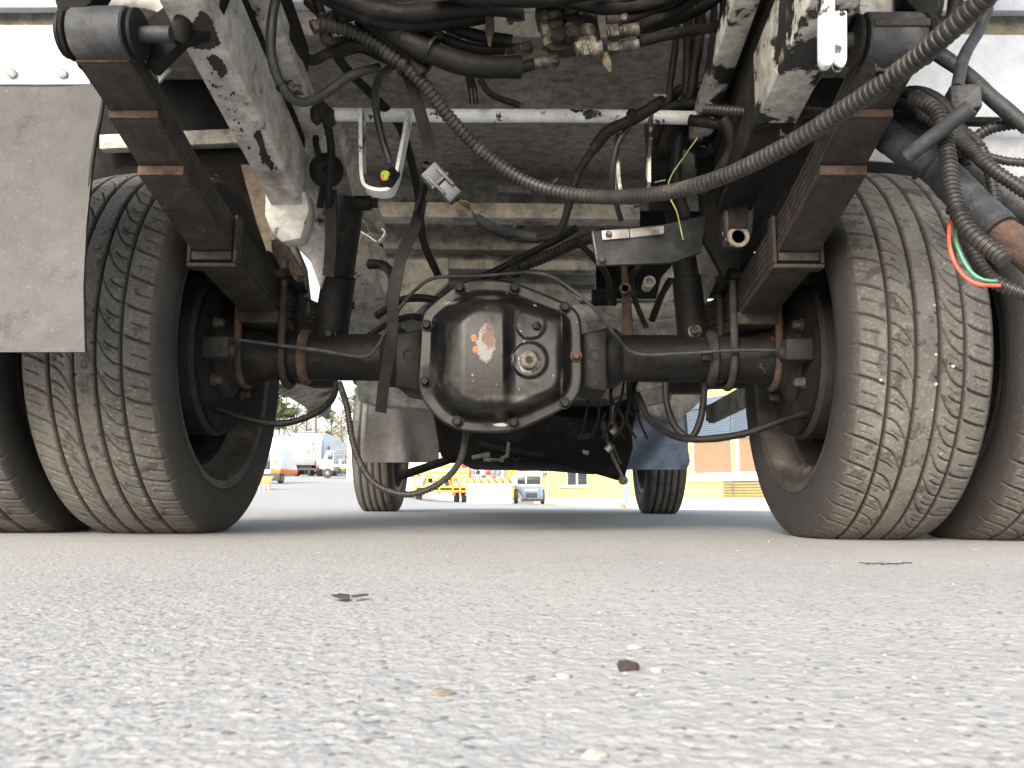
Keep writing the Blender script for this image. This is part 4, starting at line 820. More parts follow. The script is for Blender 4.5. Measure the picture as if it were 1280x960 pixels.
for a in (((905, 150, 1.36), (900, 175, 1.4), (880, 190, 1.45), (860, 182, 1.5)), ((820, 145, 1.4), (850, 130, 1.38), (900, 132, 1.34), (960, 146, 1.3)), ((838, 148, 1.45), (845, 115, 1.42), (880, 108, 1.4), (915, 118, 1.38)), ((862, 150, 1.35), (900, 156, 1.33), (940, 165, 1.32), (1000, 160, 1.3))):
    hose('cable', a, .009, 'hose', TR)
hose('hose', [(845, 178, 1.55), (880, 170, 1.5), (930, 160, 1.45), (990, 150, 1.4)], .017, 'dark', TR)
# --- grey two-part plug and its wires
pg = empty('wiring_plug', at(552, 230, 1.22), TR)
a, b_ = at(532, 210, 1.22), at(572, 250, 1.23); d = (b_ - a).normalized(); sd_ = Vector((0, 1, 0)); u = d.cross(sd_).normalized()
rot = Matrix((d, sd_, u)).transposed()
MB().box(a.lerp(b_, .28), (.026, .022, .030), rot).build('plug_half', 'plug', pg, bevel=.002)
MB().box(a.lerp(b_, .74), (.030, .018, .024), rot).build('plug_half', 'plug', pg, bevel=.002)
MB().box(a.lerp(b_, .48), (.004, .025, .034), rot).build('plug_collar', 'plug', pg, bevel=.001)
for q in (-.006, .006): MB().box(a.lerp(b_, .5) + u * q * 1.6 - sd_ * .0125, (.034, .003, .005), rot).build('plug_latch', 'plug', pg, bevel=.001)
for k, mm in enumerate(('wire_brown', 'hose', 'wire_brown', 'hose', 'wire_yellow')):
    hose('wire', [(570 + k, 248 + (k % 3) * 2, 1.235), (580 + k * 1.5, 258 - k, 1.25), (590, 266 + k - 2, 1.27), (597, 274, 1.3)], .0012, mm, TR, n=6)
wrapped('harness', [(595, 272, 1.30), (612, 282, 1.32), (640, 291, 1.36), (668, 296, 1.38)], .0075, TR, m='tape', turn=.02)
# --- pipes behind and over the axle
conduit('corrugated_conduit', [(640, 338, 1.75), (680, 322, 1.72), (720, 304, 1.68), (760, 290, 1.62)], .012, TR, .01)
hose('hose', [(600, 348, 1.8), (650, 322, 1.78), (700, 298, 1.75), (720, 285, 1.72)], .008, 'hose', TR)
hose('hose', [(612, 350, 1.78), (660, 330, 1.76), (712, 308, 1.72)], .006, 'hose', TR)
hose('hose', [(470, 395, 1.9), (500, 375, 1.88), (530, 373, 1.86), (560, 380, 1.84)], .009, 'hose', TR)
hose('hose', [(455, 425, 1.85), (480, 408, 1.84), (510, 396, 1.82), (530, 398, 1.8)], .0075, 'hose', TR)
hose('hose', [(462, 330, 2.0), (480, 332, 1.98), (492, 350, 1.95), (488, 380, 1.95)], .012, 'hose', TR)
hose('brake_pipe', [(232, 372, 1.56), (233, 405, 1.56), (240, 418, 1.56), (290, 424, 1.56), (345, 431, 1.575), (400, 438, 1.575), (450, 446, 1.575), (468, 438, 1.57), (480, 418, 1.55), (500, 385, 1.52), (520, 362, 1.51), (545, 347, 1.51), (600, 345, 1.52), (660, 340, 1.54)], .0033, 'bush', TR, wob=0)
hose('brake_pipe', [(650, 340, 1.54), (685, 344, 1.52), (715, 362, 1.5), (745, 388, 1.5), (770, 420, 1.53), (795, 442, 1.575), (850, 442, 1.575), (920, 438, 1.575), (1000, 438, 1.575), (1024, 434, 1.57), (1031, 420, 1.57), (1031, 395, 1.57)], .0033, 'bush', TR, wob=0)
b = MB().lathe(at(644, 338, 1.54), (0, 0, 1), [(-.012, .007), (0, .011), (.012, .009), (.018, .005)], 12).build('brake_tee', 'dark', TR)
MB().box(at(883, 444, 1.585), (.018, .012, .022)).build('pipe_clip', 'dark', TR, bevel=.002)
hose('brake_cable', [(190, 486, 1.58), (250, 505, 1.57), (310, 524, 1.56), (355, 528, 1.56), (392, 518, 1.57), (414, 500, 1.6), (421, 478, 1.62)], .0062, 'hose', TR)
hose('brake_cable', [(796, 492, 1.72), (812, 525, 1.68), (840, 545, 1.62), (876, 549, 1.58), (930, 541, 1.56), (990, 522, 1.56), (1050, 506, 1.58)], .0066, 'hose', TR)
hose('brake_cable', [(832, 478, 1.64), (834, 505, 1.64), (844, 532, 1.64), (862, 546, 1.63), (876, 525, 1.63), (881, 490, 1.64), (880, 474, 1.66)], .0066, 'hose', TR)
hose('hose', [(788, 448, 1.9), (790, 480, 1.9), (790, 518, 1.9)], .011, 'dark', TR)
for k in range(7):
    x = 745 + k * 9; hose('wire', [(x, 470, 1.8), (x - 8 + 4 * (k % 3), 495, 1.78), (x - 14 + 7 * (k % 4), 525, 1.8), (x - 20 + 5 * k, 548, 1.82)], .0028, 'hose', TR, n=7)
rd = hose('tie_rod', [(754, 528, 1.85), (762, 560, 1.84), (780, 600, 1.83)], .0036, 'bush', TR)
for p in ((758, 563), (764, 541)): fitting(p[0], p[1], 1.83, 8, -7, .018, .007, True, 'alu', rd)
hexbolt('rod_nut', at(778, 600, 1.83), (.6, -1, -.3), .007, .01, 'fitting', rd)
hose('wire', [(757, 515, 1.8), (752, 535, 1.8), (768, 562, 1.8), (776, 580, 1.8)], .0022, 'hose', TR, n=8)
hose('wire', [(610, 572, 2.4), (625, 581, 2.4), (640, 580, 2.4), (650, 572, 2.4)], .003, 'hose', TR, n=8)
hose('wire', [(770, 500, 1.9), (766, 512, 1.9), (764, 530, 1.9)], .0018, 'alu', TR, n=6)

# --- undertray, sump and front suspension
b = MB(); b.prism([at(538, 500, 2.6), at(790, 530, 2.6), at(792, 560, 2.6), at(780, 601, 2.6), at(690, 579, 2.6), at(551, 573, 2.6)], (0, .25, .02)); b.build('transmission_tray', 'dark', TR, bevel=.01)
b = MB(); b.prism([at(545, 505, 3.1), at(800, 505, 3.1), at(780, 583, 3.1), at(690, 576, 3.1), at(560, 574, 3.1)], (0, 1.2, 0)); b.build('engine_sump', 'dark', TR, bevel=.02)
poly('gearbox_cover', [(440, 480, 2.55), (470, 488, 2.55), (600, 500, 2.6), (760, 500, 2.6), (860, 470, 2.6), (870, 400, 2.6), (440, 400, 2.55)], (0, .2, 0), 'greybeam', TR, .01)
poly('engine_bracket', [(445, 470, 2.5), (520, 470, 2.5), (546, 512, 2.5), (470, 506, 2.5), (447, 500, 2.5)], (0, .1, 0), 'cream', TR, .004)
#poly('engine_bracket', [(534, 520, 2.45), (566, 536, 2.45), (560, 558, 2.45), (548, 556, 2.45)], (0, .02, 0), 'greybeam', TR, .003)
poly('engine_bracket', [(795, 470, 2.5), (895, 468, 2.5), (880, 498, 2.5), (846, 528, 2.5), (806, 515, 2.5)], (0, .1, 0), 'cream', TR, .006)
poly('engine_bracket', [(800, 488, 2.3), (842, 478, 2.3), (840, 500, 2.3), (808, 508, 2.3)], (0, .04, 0), 'greybeam', TR, .006)
MB().cyl(at(600, 556, 2.5), at(680, 570, 2.5), .022, n=20).build('propshaft', 'black', TR)
b = MB(); b.sweep([at(636, 553, 2.4), at(634, 570, 2.4), at(620, 576, 2.4)], [.004, .006, .004], 8); b.sweep([at(604, 574, 2.4), at(630, 576, 2.4)], [.006, .004], 8); b.sweep([at(590, 572, 2.4), at(612, 568, 2.4)], [.006, .007], 8); b.build('shift_linkage', 'greybeam', TR)
MB().cyl(at(500, 595, 3.2), at(560, 575, 3.2), .016, n=14).build('anti_roll_bar', 'dark', TR)
MB().cyl(at(560, 575, 3.2), at(640, 568, 3.3), .014, n=14).build('anti_roll_bar', 'dark', TR)
MB().beam((-.60, 4.15, .33), (.60, 4.15, .33), .09, .09).build('front_axle_beam', 'dark', TR, bevel=.01)
poly('drag_link', [(725, 575, 3.0), (782, 588, 3.0), (782, 603, 3.0), (720, 585, 3.0)], (0, .04, 0), 'dark', TR, .004)
b = MB(); b.lathe((0.66, 3.95, .35), (0, -1, 0), [(0, .0), (0.01, .01)], 6)
# bright stray bracket under the sump
poly('cable_clip', [(722, 543, 2.4), (738, 541, 2.4), (737, 548, 2.4), (723, 549, 2.4)], (0, .01, 0), 'bush', TR, .001)
poly('cable_clip', [(728, 562, 2.4), (737, 564, 2.4), (735, 569, 2.4), (729, 567, 2.4)], (0, .01, 0), 'alu', TR, .001)
# front mudflaps
flap(lambda y: float(np.interp(y, [505, 578], [545, 549])), lambda y: float(np.interp(y, [505, 578], [462, 452])), 500, 578, 3.35, 3.30, lambda u, v: -.03 * math.exp(-((u - .42 - .15 * v) / .14) ** 2) * v + .02 * u, 'flapgrey', nu=24, nv=16, label='grey front mudflap with a bulge')
flap(lambda y: float(np.interp(y, [500, 578, 587], [850, 863, 858])), lambda y: float(np.interp(y, [500, 587], [775, 760])), 497, 587, 3.35, 3.30, lambda u, v: -.02 * math.sin(u * 4.4) * v + .012 * math.sin(v * 7 + u * 9), 'flapblue', nu=24, nv=16, label='bluish shiny front mudflap')
# outer chassis beams at the far end
MB().prism([at(343, 470, 3.0), at(412, 470, 3.0), at(412, 500, 3.6), at(408, 524, 3.6), at(345, 488, 3.0)], (0, .05, 0)).build('side_beam', 'cream', TR, bevel=.004)
poly('side_beam_rib', [(345, 470, 2.95), (408, 470, 2.95), (404, 478, 2.95), (345, 480, 2.95)], (0, .04, 0), 'greybeam', TR, .002)
MB().beam(at(889, 518, 2.6), at(965, 478, 2.0), .02, .055).build('side_beam', 'greybeam', TR, bevel=.002)
poly('beam_end', [(884, 506, 2.58), (890, 504, 2.58), (890, 526, 2.58), (884, 526, 2.58)], (0, .02, 0), 'tan', TR)
poly('spring_bracket', [(340, 428, 1.75), (420, 476, 1.75), (414, 482, 1.75), (386, 482, 1.75), (345, 470, 1.75)], (0, .05, 0), 'spring', TR, .004)
poly('spring_bracket', [(826, 452, 1.80), (940, 452, 1.80), (940, 482, 1.80), (885, 484, 1.80), (884, 490, 1.80), (835, 490, 1.80)], (0, .05, 0), 'spring', TR, .004)

# ------------------------------------------------------------------ small things on the asphalt
def on_ground(px, py):
    d = CR @ Vector(((px - 640) / FPX, -(py - 480) / FPX, -1)); t = -CL.z / d.z; return CL + d * t
def stone(px, py, r, m, label, name='pebble', cat='stone', flat=.55):
    p = on_ground(px, py); bm = bmesh.new(); bmesh.ops.create_icosphere(bm, subdivisions=3, radius=1)
    for v in bm.verts:
        n_ = v.co.copy(); k = 1 + .22 * math.sin(n_.x * 3.1 + px) * math.cos(n_.y * 4 + n_.z * 2.7 + px) + .07 * math.sin(n_.z * 11 + n_.x * 9)
        v.co = Vector((n_.x * 1.15, n_.y * .9, n_.z * flat)) * k * r
    me = bpy.data.meshes.new(name); bm.to_mesh(me); bm.free(); me.shade_smooth(); me.materials.append(m)
    o = bpy.data.objects.new(name, me); COL.objects.link(o); o.location = (p.x, p.y, r * flat * .5 + .0005); return tag(o, label, cat)
st_dark = mat('dark_burnt_clod', (.035, .028, .028), (.07, .05, .045), .8, ns=200, bump=.9, bs=400)
st_white = mat('pale_quartz', (.55, .53, .50), (.42, .40, .37), .6, ns=150, bump=.5, bs=300)
st_tan = mat('tan_flint', (.38, .30, .21), (.25, .2, .15), .6, ns=150, bump=.5, bs=300)
stone(786, 840, .0040, st_dark, 'small dark lump lying on the near asphalt right of centre', 'dirt_clod', 'clod', .7)
stone(795, 812, .0036, st_white, 'flat white pebble just behind the dark lump', flat=.3)
stone(821, 842, .0023, st_white, 'tiny white pebble to the right of the dark lump')
stone(705, 850, .0026, st_white, 'rounded white pebble to the left of the dark lump')
stone(744, 953, .0030, st_white, 'pale pebble nearest the camera in the foreground')
stone(640, 950, .0018, st_white, 'small white pebble in the near centre foreground', flat=.5) if False else None
stone(813, 741, .0022, st_tan, 'small tan pebble on the asphalt beyond the white pebbles')
stone(555, 871, .0035, st_tan, 'flat yellowish pebble left of centre in the foreground', flat=.3)
b = MB()
for k in range(9):
    c = on_ground(437 + random.uniform(-16, 14), 748 + random.uniform(-2, 2)); c.z = .0008 + random.random() * .0012
    b.box(c, (random.uniform(.003, .010), random.uniform(.002, .008), .0012), Euler((random.uniform(-.2, .2), random.uniform(-.15, .15), random.random() * 3)).to_matrix())
tag(b.build('dead_leaf', st_dark, bevel=.0003), 'crumbled dark leaf lying left of centre on the asphalt', 'leaf')
b = MB()
for k in range(7):
    c = on_ground(1100 + k * 9 - 20, 705 + random.uniform(-1, 1)); c.z = .0008
    b.box(c, (.011, .0022, .0009), Euler((.1, random.uniform(-.2, .2), random.random() * .5)).to_matrix())
tag(b.build('twig', st_dark, bevel=.0003), 'thin dark twig lying before the right rear wheel', 'twig')
# loose grit
grit = MB(); 
for k in range(700):
    yy = .22 * math.exp(random.random() * 2.6); xx = random.uniform(-.75, .85) * (yy + .1); r = random.uniform(.0004, .0013) * (1 + .35 * yy); c = Vector((xx, yy, r * .4 + .0005))
    q = [Vector((1, 0, 0)), Vector((-.6, .8, .1)), Vector((-.7, -.7, 0)), Vector((.1, .1, .8)), Vector((.2, -.9, .2))]
    a = random.random() * 6.28; rot = Matrix.Rotation(a, 3, 'Z'); vs = [c + rot @ v * r for v in q]
    grit.add(vs, [(0, 1, 3), (1, 2, 3), (2, 4, 3), (4, 0, 3), (0, 4, 2, 1)])
st_grit = mat('loose_grit', (.34, .33, .31), (.22, .22, .22), .8, ns=60)
grit.build('grit', st_grit, smooth=0, kind='stuff')

# ------------------------------------------------------------------ background
def gp(px, Y_):
    x = at(px, 600, Y_).x; return Vector((x, Y_, float(gz(x, Y_))))
MW = mat('white_vehicle_paint', grit=0, c1=(.58, .61, .65), c2=(.5, .53, .57), rough=.35, ns=2, chips=[((.5, .49, .46), 3, .6, .8, .6)])
MG = mat('dark_window_glass', grit=0, c1=(.03, .04, .05), c2=(.05, .06, .07), rough=.08, ns=3)
MK = mat('black_plastic', grit=0, c1=(.025, .026, .028), c2=(.04, .04, .04), rough=.6)
MO = mat('orange_vehicle_paint', grit=0, c1=(.75, .16, .02), c2=(.6, .12, .02), rough=.4)
MY = mat('yellow_frame_paint', grit=0, c1=(.55, .40, .015), c2=(.48, .34, .015), rough=.45)
MR = mat('red_reflector', grit=0, c1=(.55, .03, .03), c2=None, rough=.3)
MB_ = mat('grey_blue_trim', grit=0, c1=(.16, .22, .30), c2=(.12, .16, .22), rough=.5)
MGR = mat('grey_vehicle_frame', grit=0, c1=(.22, .23, .24), c2=(.15, .15, .16), rough=.6)
MGN = mat('green_emblem', grit=0, c1=(.1, .35, .15), c2=None, rough=.5)
WT = MB(); WT.lathe((0, 0, 0), (1, 0, 0), [(-.13, .28), (-.12, .44), (-.08, .5), (.08, .5), (.12, .44), (.13, .28), (.10, .27)], 32)
wt_me = None
def bg_wheel(root, x, y, z, r, wdt=1.):
    wh = empty('wheel', (x, y, z), root)
    wh.matrix_parent_inverse = Matrix.Identity(4); wh.location = (x, y, z)
    global wt_me
    if wt_me is None:
        o = WT.build('tyre', MK, None, smooth=40); wt_me = o.data
    else:
        o = bpy.data.objects.new('tyre', wt_me); COL.objects.link(o)
    o.parent = wh; o.scale = (wdt, r / .5, r / .5)
    q = MB().lathe((0, 0, 0), (1, 0, 0), [(-.135 * wdt, .08 * r / .5), (-.125 * wdt, .27 * r / .5), (.125 * wdt, .27 * r / .5), (.135 * wdt, .08 * r / .5)], 24).build('hub', MGR, None); q.parent = wh
    return wh
def lp(root, name, m, c, size, bevel=.02, rot=None):
    o = MB().box(c, size, rot).build(name, m, None, bevel=bevel); o.parent = root; return o
# refuse truck, seen from the rear (local frame: y away from the camera)
def refuse_truck(px, Y_, label, sc=1., rz=0, marks=True):
    r = empty('refuse_truck', gp(px, Y_), None, rz, label, 'truck', 'vehicles parked at the far edge of the yard'); 
    b = MB(); hw = 1.12
    prof = [(0, .75), (-.25, 1.3), (-.25, 2.2), (.35, 3.05), (1.4, 3.15), (6.2, 3.0), (6.2, .95), (.6, .95)]
    b.prism([(-hw, y, z) for y, z in prof], (2 * hw, 0, 0)); o = b.build('refuse_body', MW, None, bevel=.05); o.parent = r
    lp(r, 'hopper_opening', MGR, (0, -.27, 1.0), (1.5, .1, .42)); lp(r, 'rear_bumper', MK, (0, -.1, .5), (2.1, .2, .16))
    for s in (-1, 1):
        lp(r, 'side_post', MB_ if s > 0 else MGR, (s * 1.15, .0, 1.6), (.1, .3, 1.9)); lp(r, 'tail_light', MR, (s * .95, -.25, .66), (.25, .06, .14), .01); bg_wheel(r, s * .85, .9, .5, .5, 1.6); bg_wheel(r, s * .9, 5.2, .5, .5, 1.2)
    lp(r, 'cab', MW, (0, 7.2, 1.7), (2.2, 1.8, 2.3), .1); lp(r, 'chassis', MK, (0, 3.5, .75), (.9, 7, .3)); lp(r, 'warning_beacon', MO, (.8, .9, 3.2), (.25, .2, .16), .05)
    lp(r, 'beacon_bar', MB_, (-.2, .9, 3.2), (1.3, .2, .12), .03)
    if marks:
        for k, (x, z) in enumerate(((.55, 2.25), (.60, 1.85), (.25, 1.72), (.1, 1.68))):
            o = MB().prism([(x - .12, -.262, z + .14), (x + .02, -.262, z + .14), (x + .14, -.262, z - .1), (x, -.262, z - .1)], (0, .006, 0)).build('warning_stripe', MR if k < 3 else MGN, None, smooth=0); o.parent = r
    return r
refuse_truck(381, 60, 'large white refuse truck seen from behind with red warning stripes on its tailgate')
refuse_truck(351, 68, 'white box truck parked left of the refuse truck, mostly hidden by the rear wheel', rz=.1, marks=False)
# blue-grey slim truck between
r = empty('skip_truck', gp(403, 62), None, 0, 'slim blue and white truck parked right beside the refuse truck', 'truck', 'vehicles parked at the far edge of the yard')
lp(r, 'truck_body', MW, (0, 2.2, 1.55), (1.0, 4, 1.7), .08); lp(r, 'mast', MB_, (-.35, -.1, 1.6), (.18, .3, 2.1)); lp(r, 'mast', MGR, (.4, -.1, 1.3), (.14, .2, 1.7)); lp(r, 'chassis', MK, (0, 2, .6), (.8, 4.5, .25)); lp(r, 'tail_light', MR, (.3, -.2, .62), (.22, .06, .16), .01); lp(r, 'marker_light', MO, (-.2, -.2, .62), (.22, .06, .12), .01)
for s in (-1, 1): bg_wheel(r, s * .45, .8, .42, .42, .9)
# flatbed with rack
r = empty('flatbed_truck', gp(422, 52), None, 0, 'small white flatbed truck seen from its side with a loaded rack', 'truck', 'vehicles parked at the far edge of the yard')
b = MB(); b.prism([(-.95, -.8, .55), (-.95, -.8, 1.0), (-.72, -.8, 1.15), (-.55, -.8, 1.65), (-.1, -.8, 1.68), (-.1, -.8, .45), (-.3, -.8, .45)], (0, 1.6, 0)); o = b.build('cab', MW, None, bevel=.04); o.parent = r
lp(r, 'cab_window', MG, (-.32, -.805, 1.3), (.34, .02, .42), .01); lp(r, 'flatbed', MW, (1.1, 0, .75), (2.4, 1.7, .14)); lp(r, 'side_stripe', MY, (1.15, -.86, .62), (1.7, .03, .12), .005); lp(r, 'side_lamp', MR, (-.0, -.86, .62), (.22, .03, .12), .005)
for x in (0, .55, 1.1, 1.65, 2.2):
    lp(r, 'rack_post', MGR, (x, -.7, 1.25), (.05, .05, .95), .005)
for z in (1.05, 1.4, 1.7): lp(r, 'rack_rail', MGR, (1.1, -.7, z), (2.3, .05, .05), .005)
for k in range(9): lp(r, 'load_box', (MW, MGR, MB_, MK)[k % 4], (.25 + k * .23, -.3, 1.0 + .14 * (k % 3)), (.2, .5, .3 + .1 * (k % 2)), .02)
lp(r, 'awning', mat('brown_awning', grit=0, c1=(.30, .18, .12)), (1.3, -.2, 1.95), (1.4, .8, .06), .01)
for x in (-.45, 1.7): bg_wheel(r, x, -.75, .3, .3, .7).rotation_euler = (0, 0, R(90))
# orange and white sweeper
r = empty('sweeper_vehicle', gp(338, 36), None, R(-8), 'compact white and orange municipal vehicle beside the left rear wheel', 'sweeper')
b = MB(); b.prism([(-.7, 0, .35), (-.7, 0, 1.35), (-.35, 0, 1.62), (.1, 0, 1.5), (.36, 0, .95), (.44, 0, .62), (.3, 0, .35)], (0, 1.8, 0)); o = b.build('body_shell', MW, None, bevel=.06); o.parent = r
b = MB(); b.prism([(.0, -.02, .42), (.0, -.02, .74), (.22, -.02, .66), (.455, -.02, .62), (.42, -.02, .42)], (0, 1.84, 0)); o = b.build('orange_skirt', MO, None, bevel=.02); o.parent = r
lp(r, 'rear_window', MG, (-.25, -.01, .95), (.42, .05, .7), .03); lp(r, 'number_plate', MY, (.22, -.03, .93), (.18, .02, .11), .005); lp(r, 'bumper', MK, (.1, -.05, .28), (.75, .16, .3), .03)
for x in (-.5, .28): bg_wheel(r, x, .4, .24, .24, .6)
# snow plough
r = empty('snow_plough', gp(329, 27.5), None, R(10), 'orange and white snow plough blade standing on the yard', 'snow plough')
b = MB(); prof = [(0, 0), (.10, .18), (.02, .30), (-.08, .40)]
b.prism([(-.55, .05, .0), (.28, -.02, .0), (.20, .02, .22), (.30, .04, .40), (.33, .1, .44), (-.5, .12, .44)], (.0, .06, 0)); o = b.build('plough_blade', MO, None, bevel=.01); o.parent = r
for k in range(4):
    o = MB().prism([(-.28 + k * .14, -.028, .015), (-.20 + k * .14, -.034, .015), (-.26 + k * .14, -.012, .17), (-.34 + k * .14, -.008, .17)], (0, .004, 0)).build('warning_stripe', MW, None, smooth=0); o.parent = r
lp(r, 'plough_mount', MGR, (-.3, .4, .3), (.3, .7, .14)); lp(r, 'plough_arm', MGR, (-.25, .3, .55), (.08, .5, .08), .01, Euler((.4, 0, 0)).to_matrix())

# yellow rack trailer (centre)
r = empty('rack_trailer', gp(551, 35), None, 0, 'yellow framed trailer with open racks, parked behind the truck left of the white barrier', 'trailer')
for z in (.42, .60, .98, 1.18, 1.42): lp(r, 'frame_rail', MY, (0, 0, z), (2.15, .09, .085), .01)
for x in (-1.05, -.55, -.05, .5, .8, 1.05): lp(r, 'frame_post', MY, (x, 0, .95), (.07, .08, 1.4), .01)
lp(r, 'bumper_beam', mat('rusty_beam', grit=0, c1=(.35, .13, .08)), (.1, -.06, .40), (1.9, .08, .06), .01); lp(r, 'trailer_bed', MK, (0, 1, .5), (2.0, 1.9, .12)); lp(r, 'tail_light', MR, (.95, -.07, 1.5), (.2, .06, .25), .01); lp(r, 'tail_light', MR, (.55, -.07, .30), (.16, .05, .1), .01)
for k in range(10): lp(r, 'rack_load', (MW, MGR, MK, MO)[k % 4], (-.8 + k * .17, .35, .72 + .1 * (k % 3)), (.13, .4, .3), .02)
for x in (-.95, .62, .93): bg_wheel(r, x, .5, .26, .27, .9)
# hazard barrier
MH = bpy.data.materials.new('hazard_stripes'); MH.use_nodes = True; t = MH.node_tree; bs = t.nodes["Principled BSDF"]; tc = t.nodes.new("ShaderNodeTexCoord"); mp = t.nodes.new("ShaderNodeMapping"); mp.inputs['Rotation'].default_value = (0, R(35), 0)
wv = t.nodes.new("ShaderNodeTexWave"); wv.bands_direction = 'X'; wv.inputs['Scale'].default_value = 1.35; wv.inputs['Distortion'].default_value = 0; rp = t.nodes.new("ShaderNodeValToRGB"); rp.color_ramp.interpolation = 'CONSTANT'
rp.color_ramp.elements[0].color = (.12, .12, .12, 1); rp.color_ramp.elements[1].position = .5; rp.color_ramp.elements[1].color = (.75, .62, .08, 1)
for a_, b2 in ((tc.outputs['Object'], mp.inputs[0]), (mp.outputs[0], wv.inputs['Vector']), (wv.outputs['Fac'], rp.inputs[0]), (rp.outputs[0], bs.inputs['Base Color'])): t.links.new(a_, b2)
def barrier(px, Y_, n, label):
    r = empty('barrier', gp(px, Y_), None, 0, label, 'barrier', 'striped white barriers before the building')
    for k in range(n):
        x = (k - (n - 1) / 2) * .9; lp(r, 'barrier_panel', MW, (x, 0, .40), (.885, .12, .80), .015)
    lp(r, 'hazard_rail', MH, (0, -.01, .90), (.9 * n, .15, .2), .004)
    for k in range(n + 1): lp(r, 'support_foot', MGR, ((k - n / 2) * .9 * .96, .22, .12), (.06, .35, .24), .01)
    return r
barrier(612, 34, 2, 'white two-panel barrier with black and yellow striped top, right of the yellow trailer')
barrier(500, 36, 2, 'white striped barrier half hidden behind the left front wheel')
# goods behind the barrier
r = empty('storage_rack', gp(610, 37), None, 0, 'storage rack filled with machine parts behind the striped barrier', 'rack')
for x in (-.8, .62): lp(r, 'rack_post', MO if x < 0 else MW, (x, 0, 1.2), (.1, .5, 2.4), .01)
for z in (.9, 1.65): lp(r, 'shelf', MO if z > 1 else mat('plywood', grit=0, c1=(.35, .2, .1)), (0, 0, z), (1.5, .6, .07), .01)
for k in range(12): lp(r, 'machine_part', (MGR, MB_, MK, MW, MR)[k % 5], (-.65 + (k % 6) * .22, -.05, 1.06 + .24 * (k // 6)), (.17, .4, .2), .03, Euler((0, .3 * (k % 3), 0)).to_matrix())
r = empty('storage_rack', gp(665, 43), None, 0, 'shelf of colourful cans behind the small dark vehicle', 'rack')
lp(r, 'shelf', MW, (0, 0, 1.55), (1.7, .5, .06), .01); lp(r, 'rack_post', MW, (-.8, 0, 1.2), (.08, .4, 2.4), .01); lp(r, 'rack_post', MW, (.8, 0, 1.2), (.08, .4, 2.4), .01)
MT = mat('teal_plastic', grit=0, c1=(.05, .4, .35))
for k in range(20): lp(r, 'can', (MO, MT, MW, MR, MB_, MK, MY)[(k * 5) % 7], (-.7 + (k % 10) * .155, -.05, 1.68 + .2 * (k // 10)), (.11, .3, .17), .02)
# small dark vehicle
r = empty('yard_vehicle', gp(658, 39), None, R(4), 'small vehicle with dark windscreen and blue-grey nose beside the yellow building', 'vehicle')
b = MB(); b.prism([(-.68, .1, .8), (-.62, .1, 1.28), (-.45, .1, 1.42), (.75, .1, 1.42), (.75, .1, .75)], (0, 1.3, 0)); o = b.build('cab', mat('cream_cab_paint', grit=0, c1=(.72, .68, .5)), None, bevel=.06); o.parent = r
lp(r, 'windscreen', MG, (.12, .08, 1.08), (1.05, .06, .36), .03); lp(r, 'windscreen_pillar', MW, (-.02, .03, 1.08), (.07, .04, .38), .01)
b = MB(); b.prism([(-.62, -.25, .80), (.75, -.25, .80), (.75, -.25, .22), (-.1, -.25, .22), (-.32, -.25, .55)], (0, .5, 0)); o = b.build('nose', MB_, None, bevel=.04); o.parent = r
lp(r, 'grille', MK, (.22, -.27, .4), (.5, .05, .2), .01); lp(r, 'bumper', MK, (.25, -.3, .18), (1.0, .1, .12), .02); lp(r, 'nose_strip', MW, (.2, -.262, .62), (.6, .02, .06), .003)
bg_wheel(r, -.48, -.1, .34, .34, .7); bg_wheel(r, .75, .2, .34, .34, .7)

# yellow building
YW = mat('pale_yellow_render', grit=0, c1=(.68, .59, .20), c2=(.62, .54, .18), rough=.9, ns=1.5, chips=[((.55, .5, .25), 2, .6, .8, .9)], bump=.2, bs=30)
WF = mat('white_window_frame', grit=0, c1=(.78, .79, .8), c2=None, rough=.4); BL = mat('orange_brown_blind', grit=0, c1=(.26, .175, .11), c2=(.235, .16, .10), rough=.75, ns=2)
PL = mat('pale_plinth', grit=0, c1=(.62, .61, .58), c2=(.5, .5, .47), rough=.9, ns=2, bump=.2); SH = mat('blue_grey_shutter', grit=0, c1=(.11, .145, .20), c2=(.10, .135, .185), rough=.9, ns=.5)
p0 = gp(670, 44); p1 = gp(1000, 29.5); dvec = (p1 - p0); dvec.z = 0; Lb = dvec.length; ang = math.atan2(dvec.y, dvec.x)
bd = empty('yellow_building', (p0.x, p0.y, -.33), None, ang, 'pale yellow workshop building with orange blinds and grey roller shutters', 'building')
HB = 5.2
def bx_(name, m, x0, x1, z0, z1, y0=0., y1=.3, bevel=.0, parent=bd):
    o = MB().box(((x0 + x1) / 2, (y0 + y1) / 2, (z0 + z1) / 2), (x1 - x0, y1 - y0, z1 - z0)).build(name, m, None, bevel=bevel); o.parent = parent; return o
def bxat(px):   # distance along the facade for a photo column
    d = CR @ Vector(((px - 640) / FPX, 0, -1)); d = Vector((d.x, d.y)); n2 = Vector((-dvec.y, dvec.x)).normalized(); o2 = Vector((CL.x, CL.y)); q = Vector((p0.x, p0.y))
    t_ = (q - o2).dot(n2) / d.dot(n2); return ((o2 + d * t_) - q).dot(Vector((dvec.x, dvec.y)).normalized())
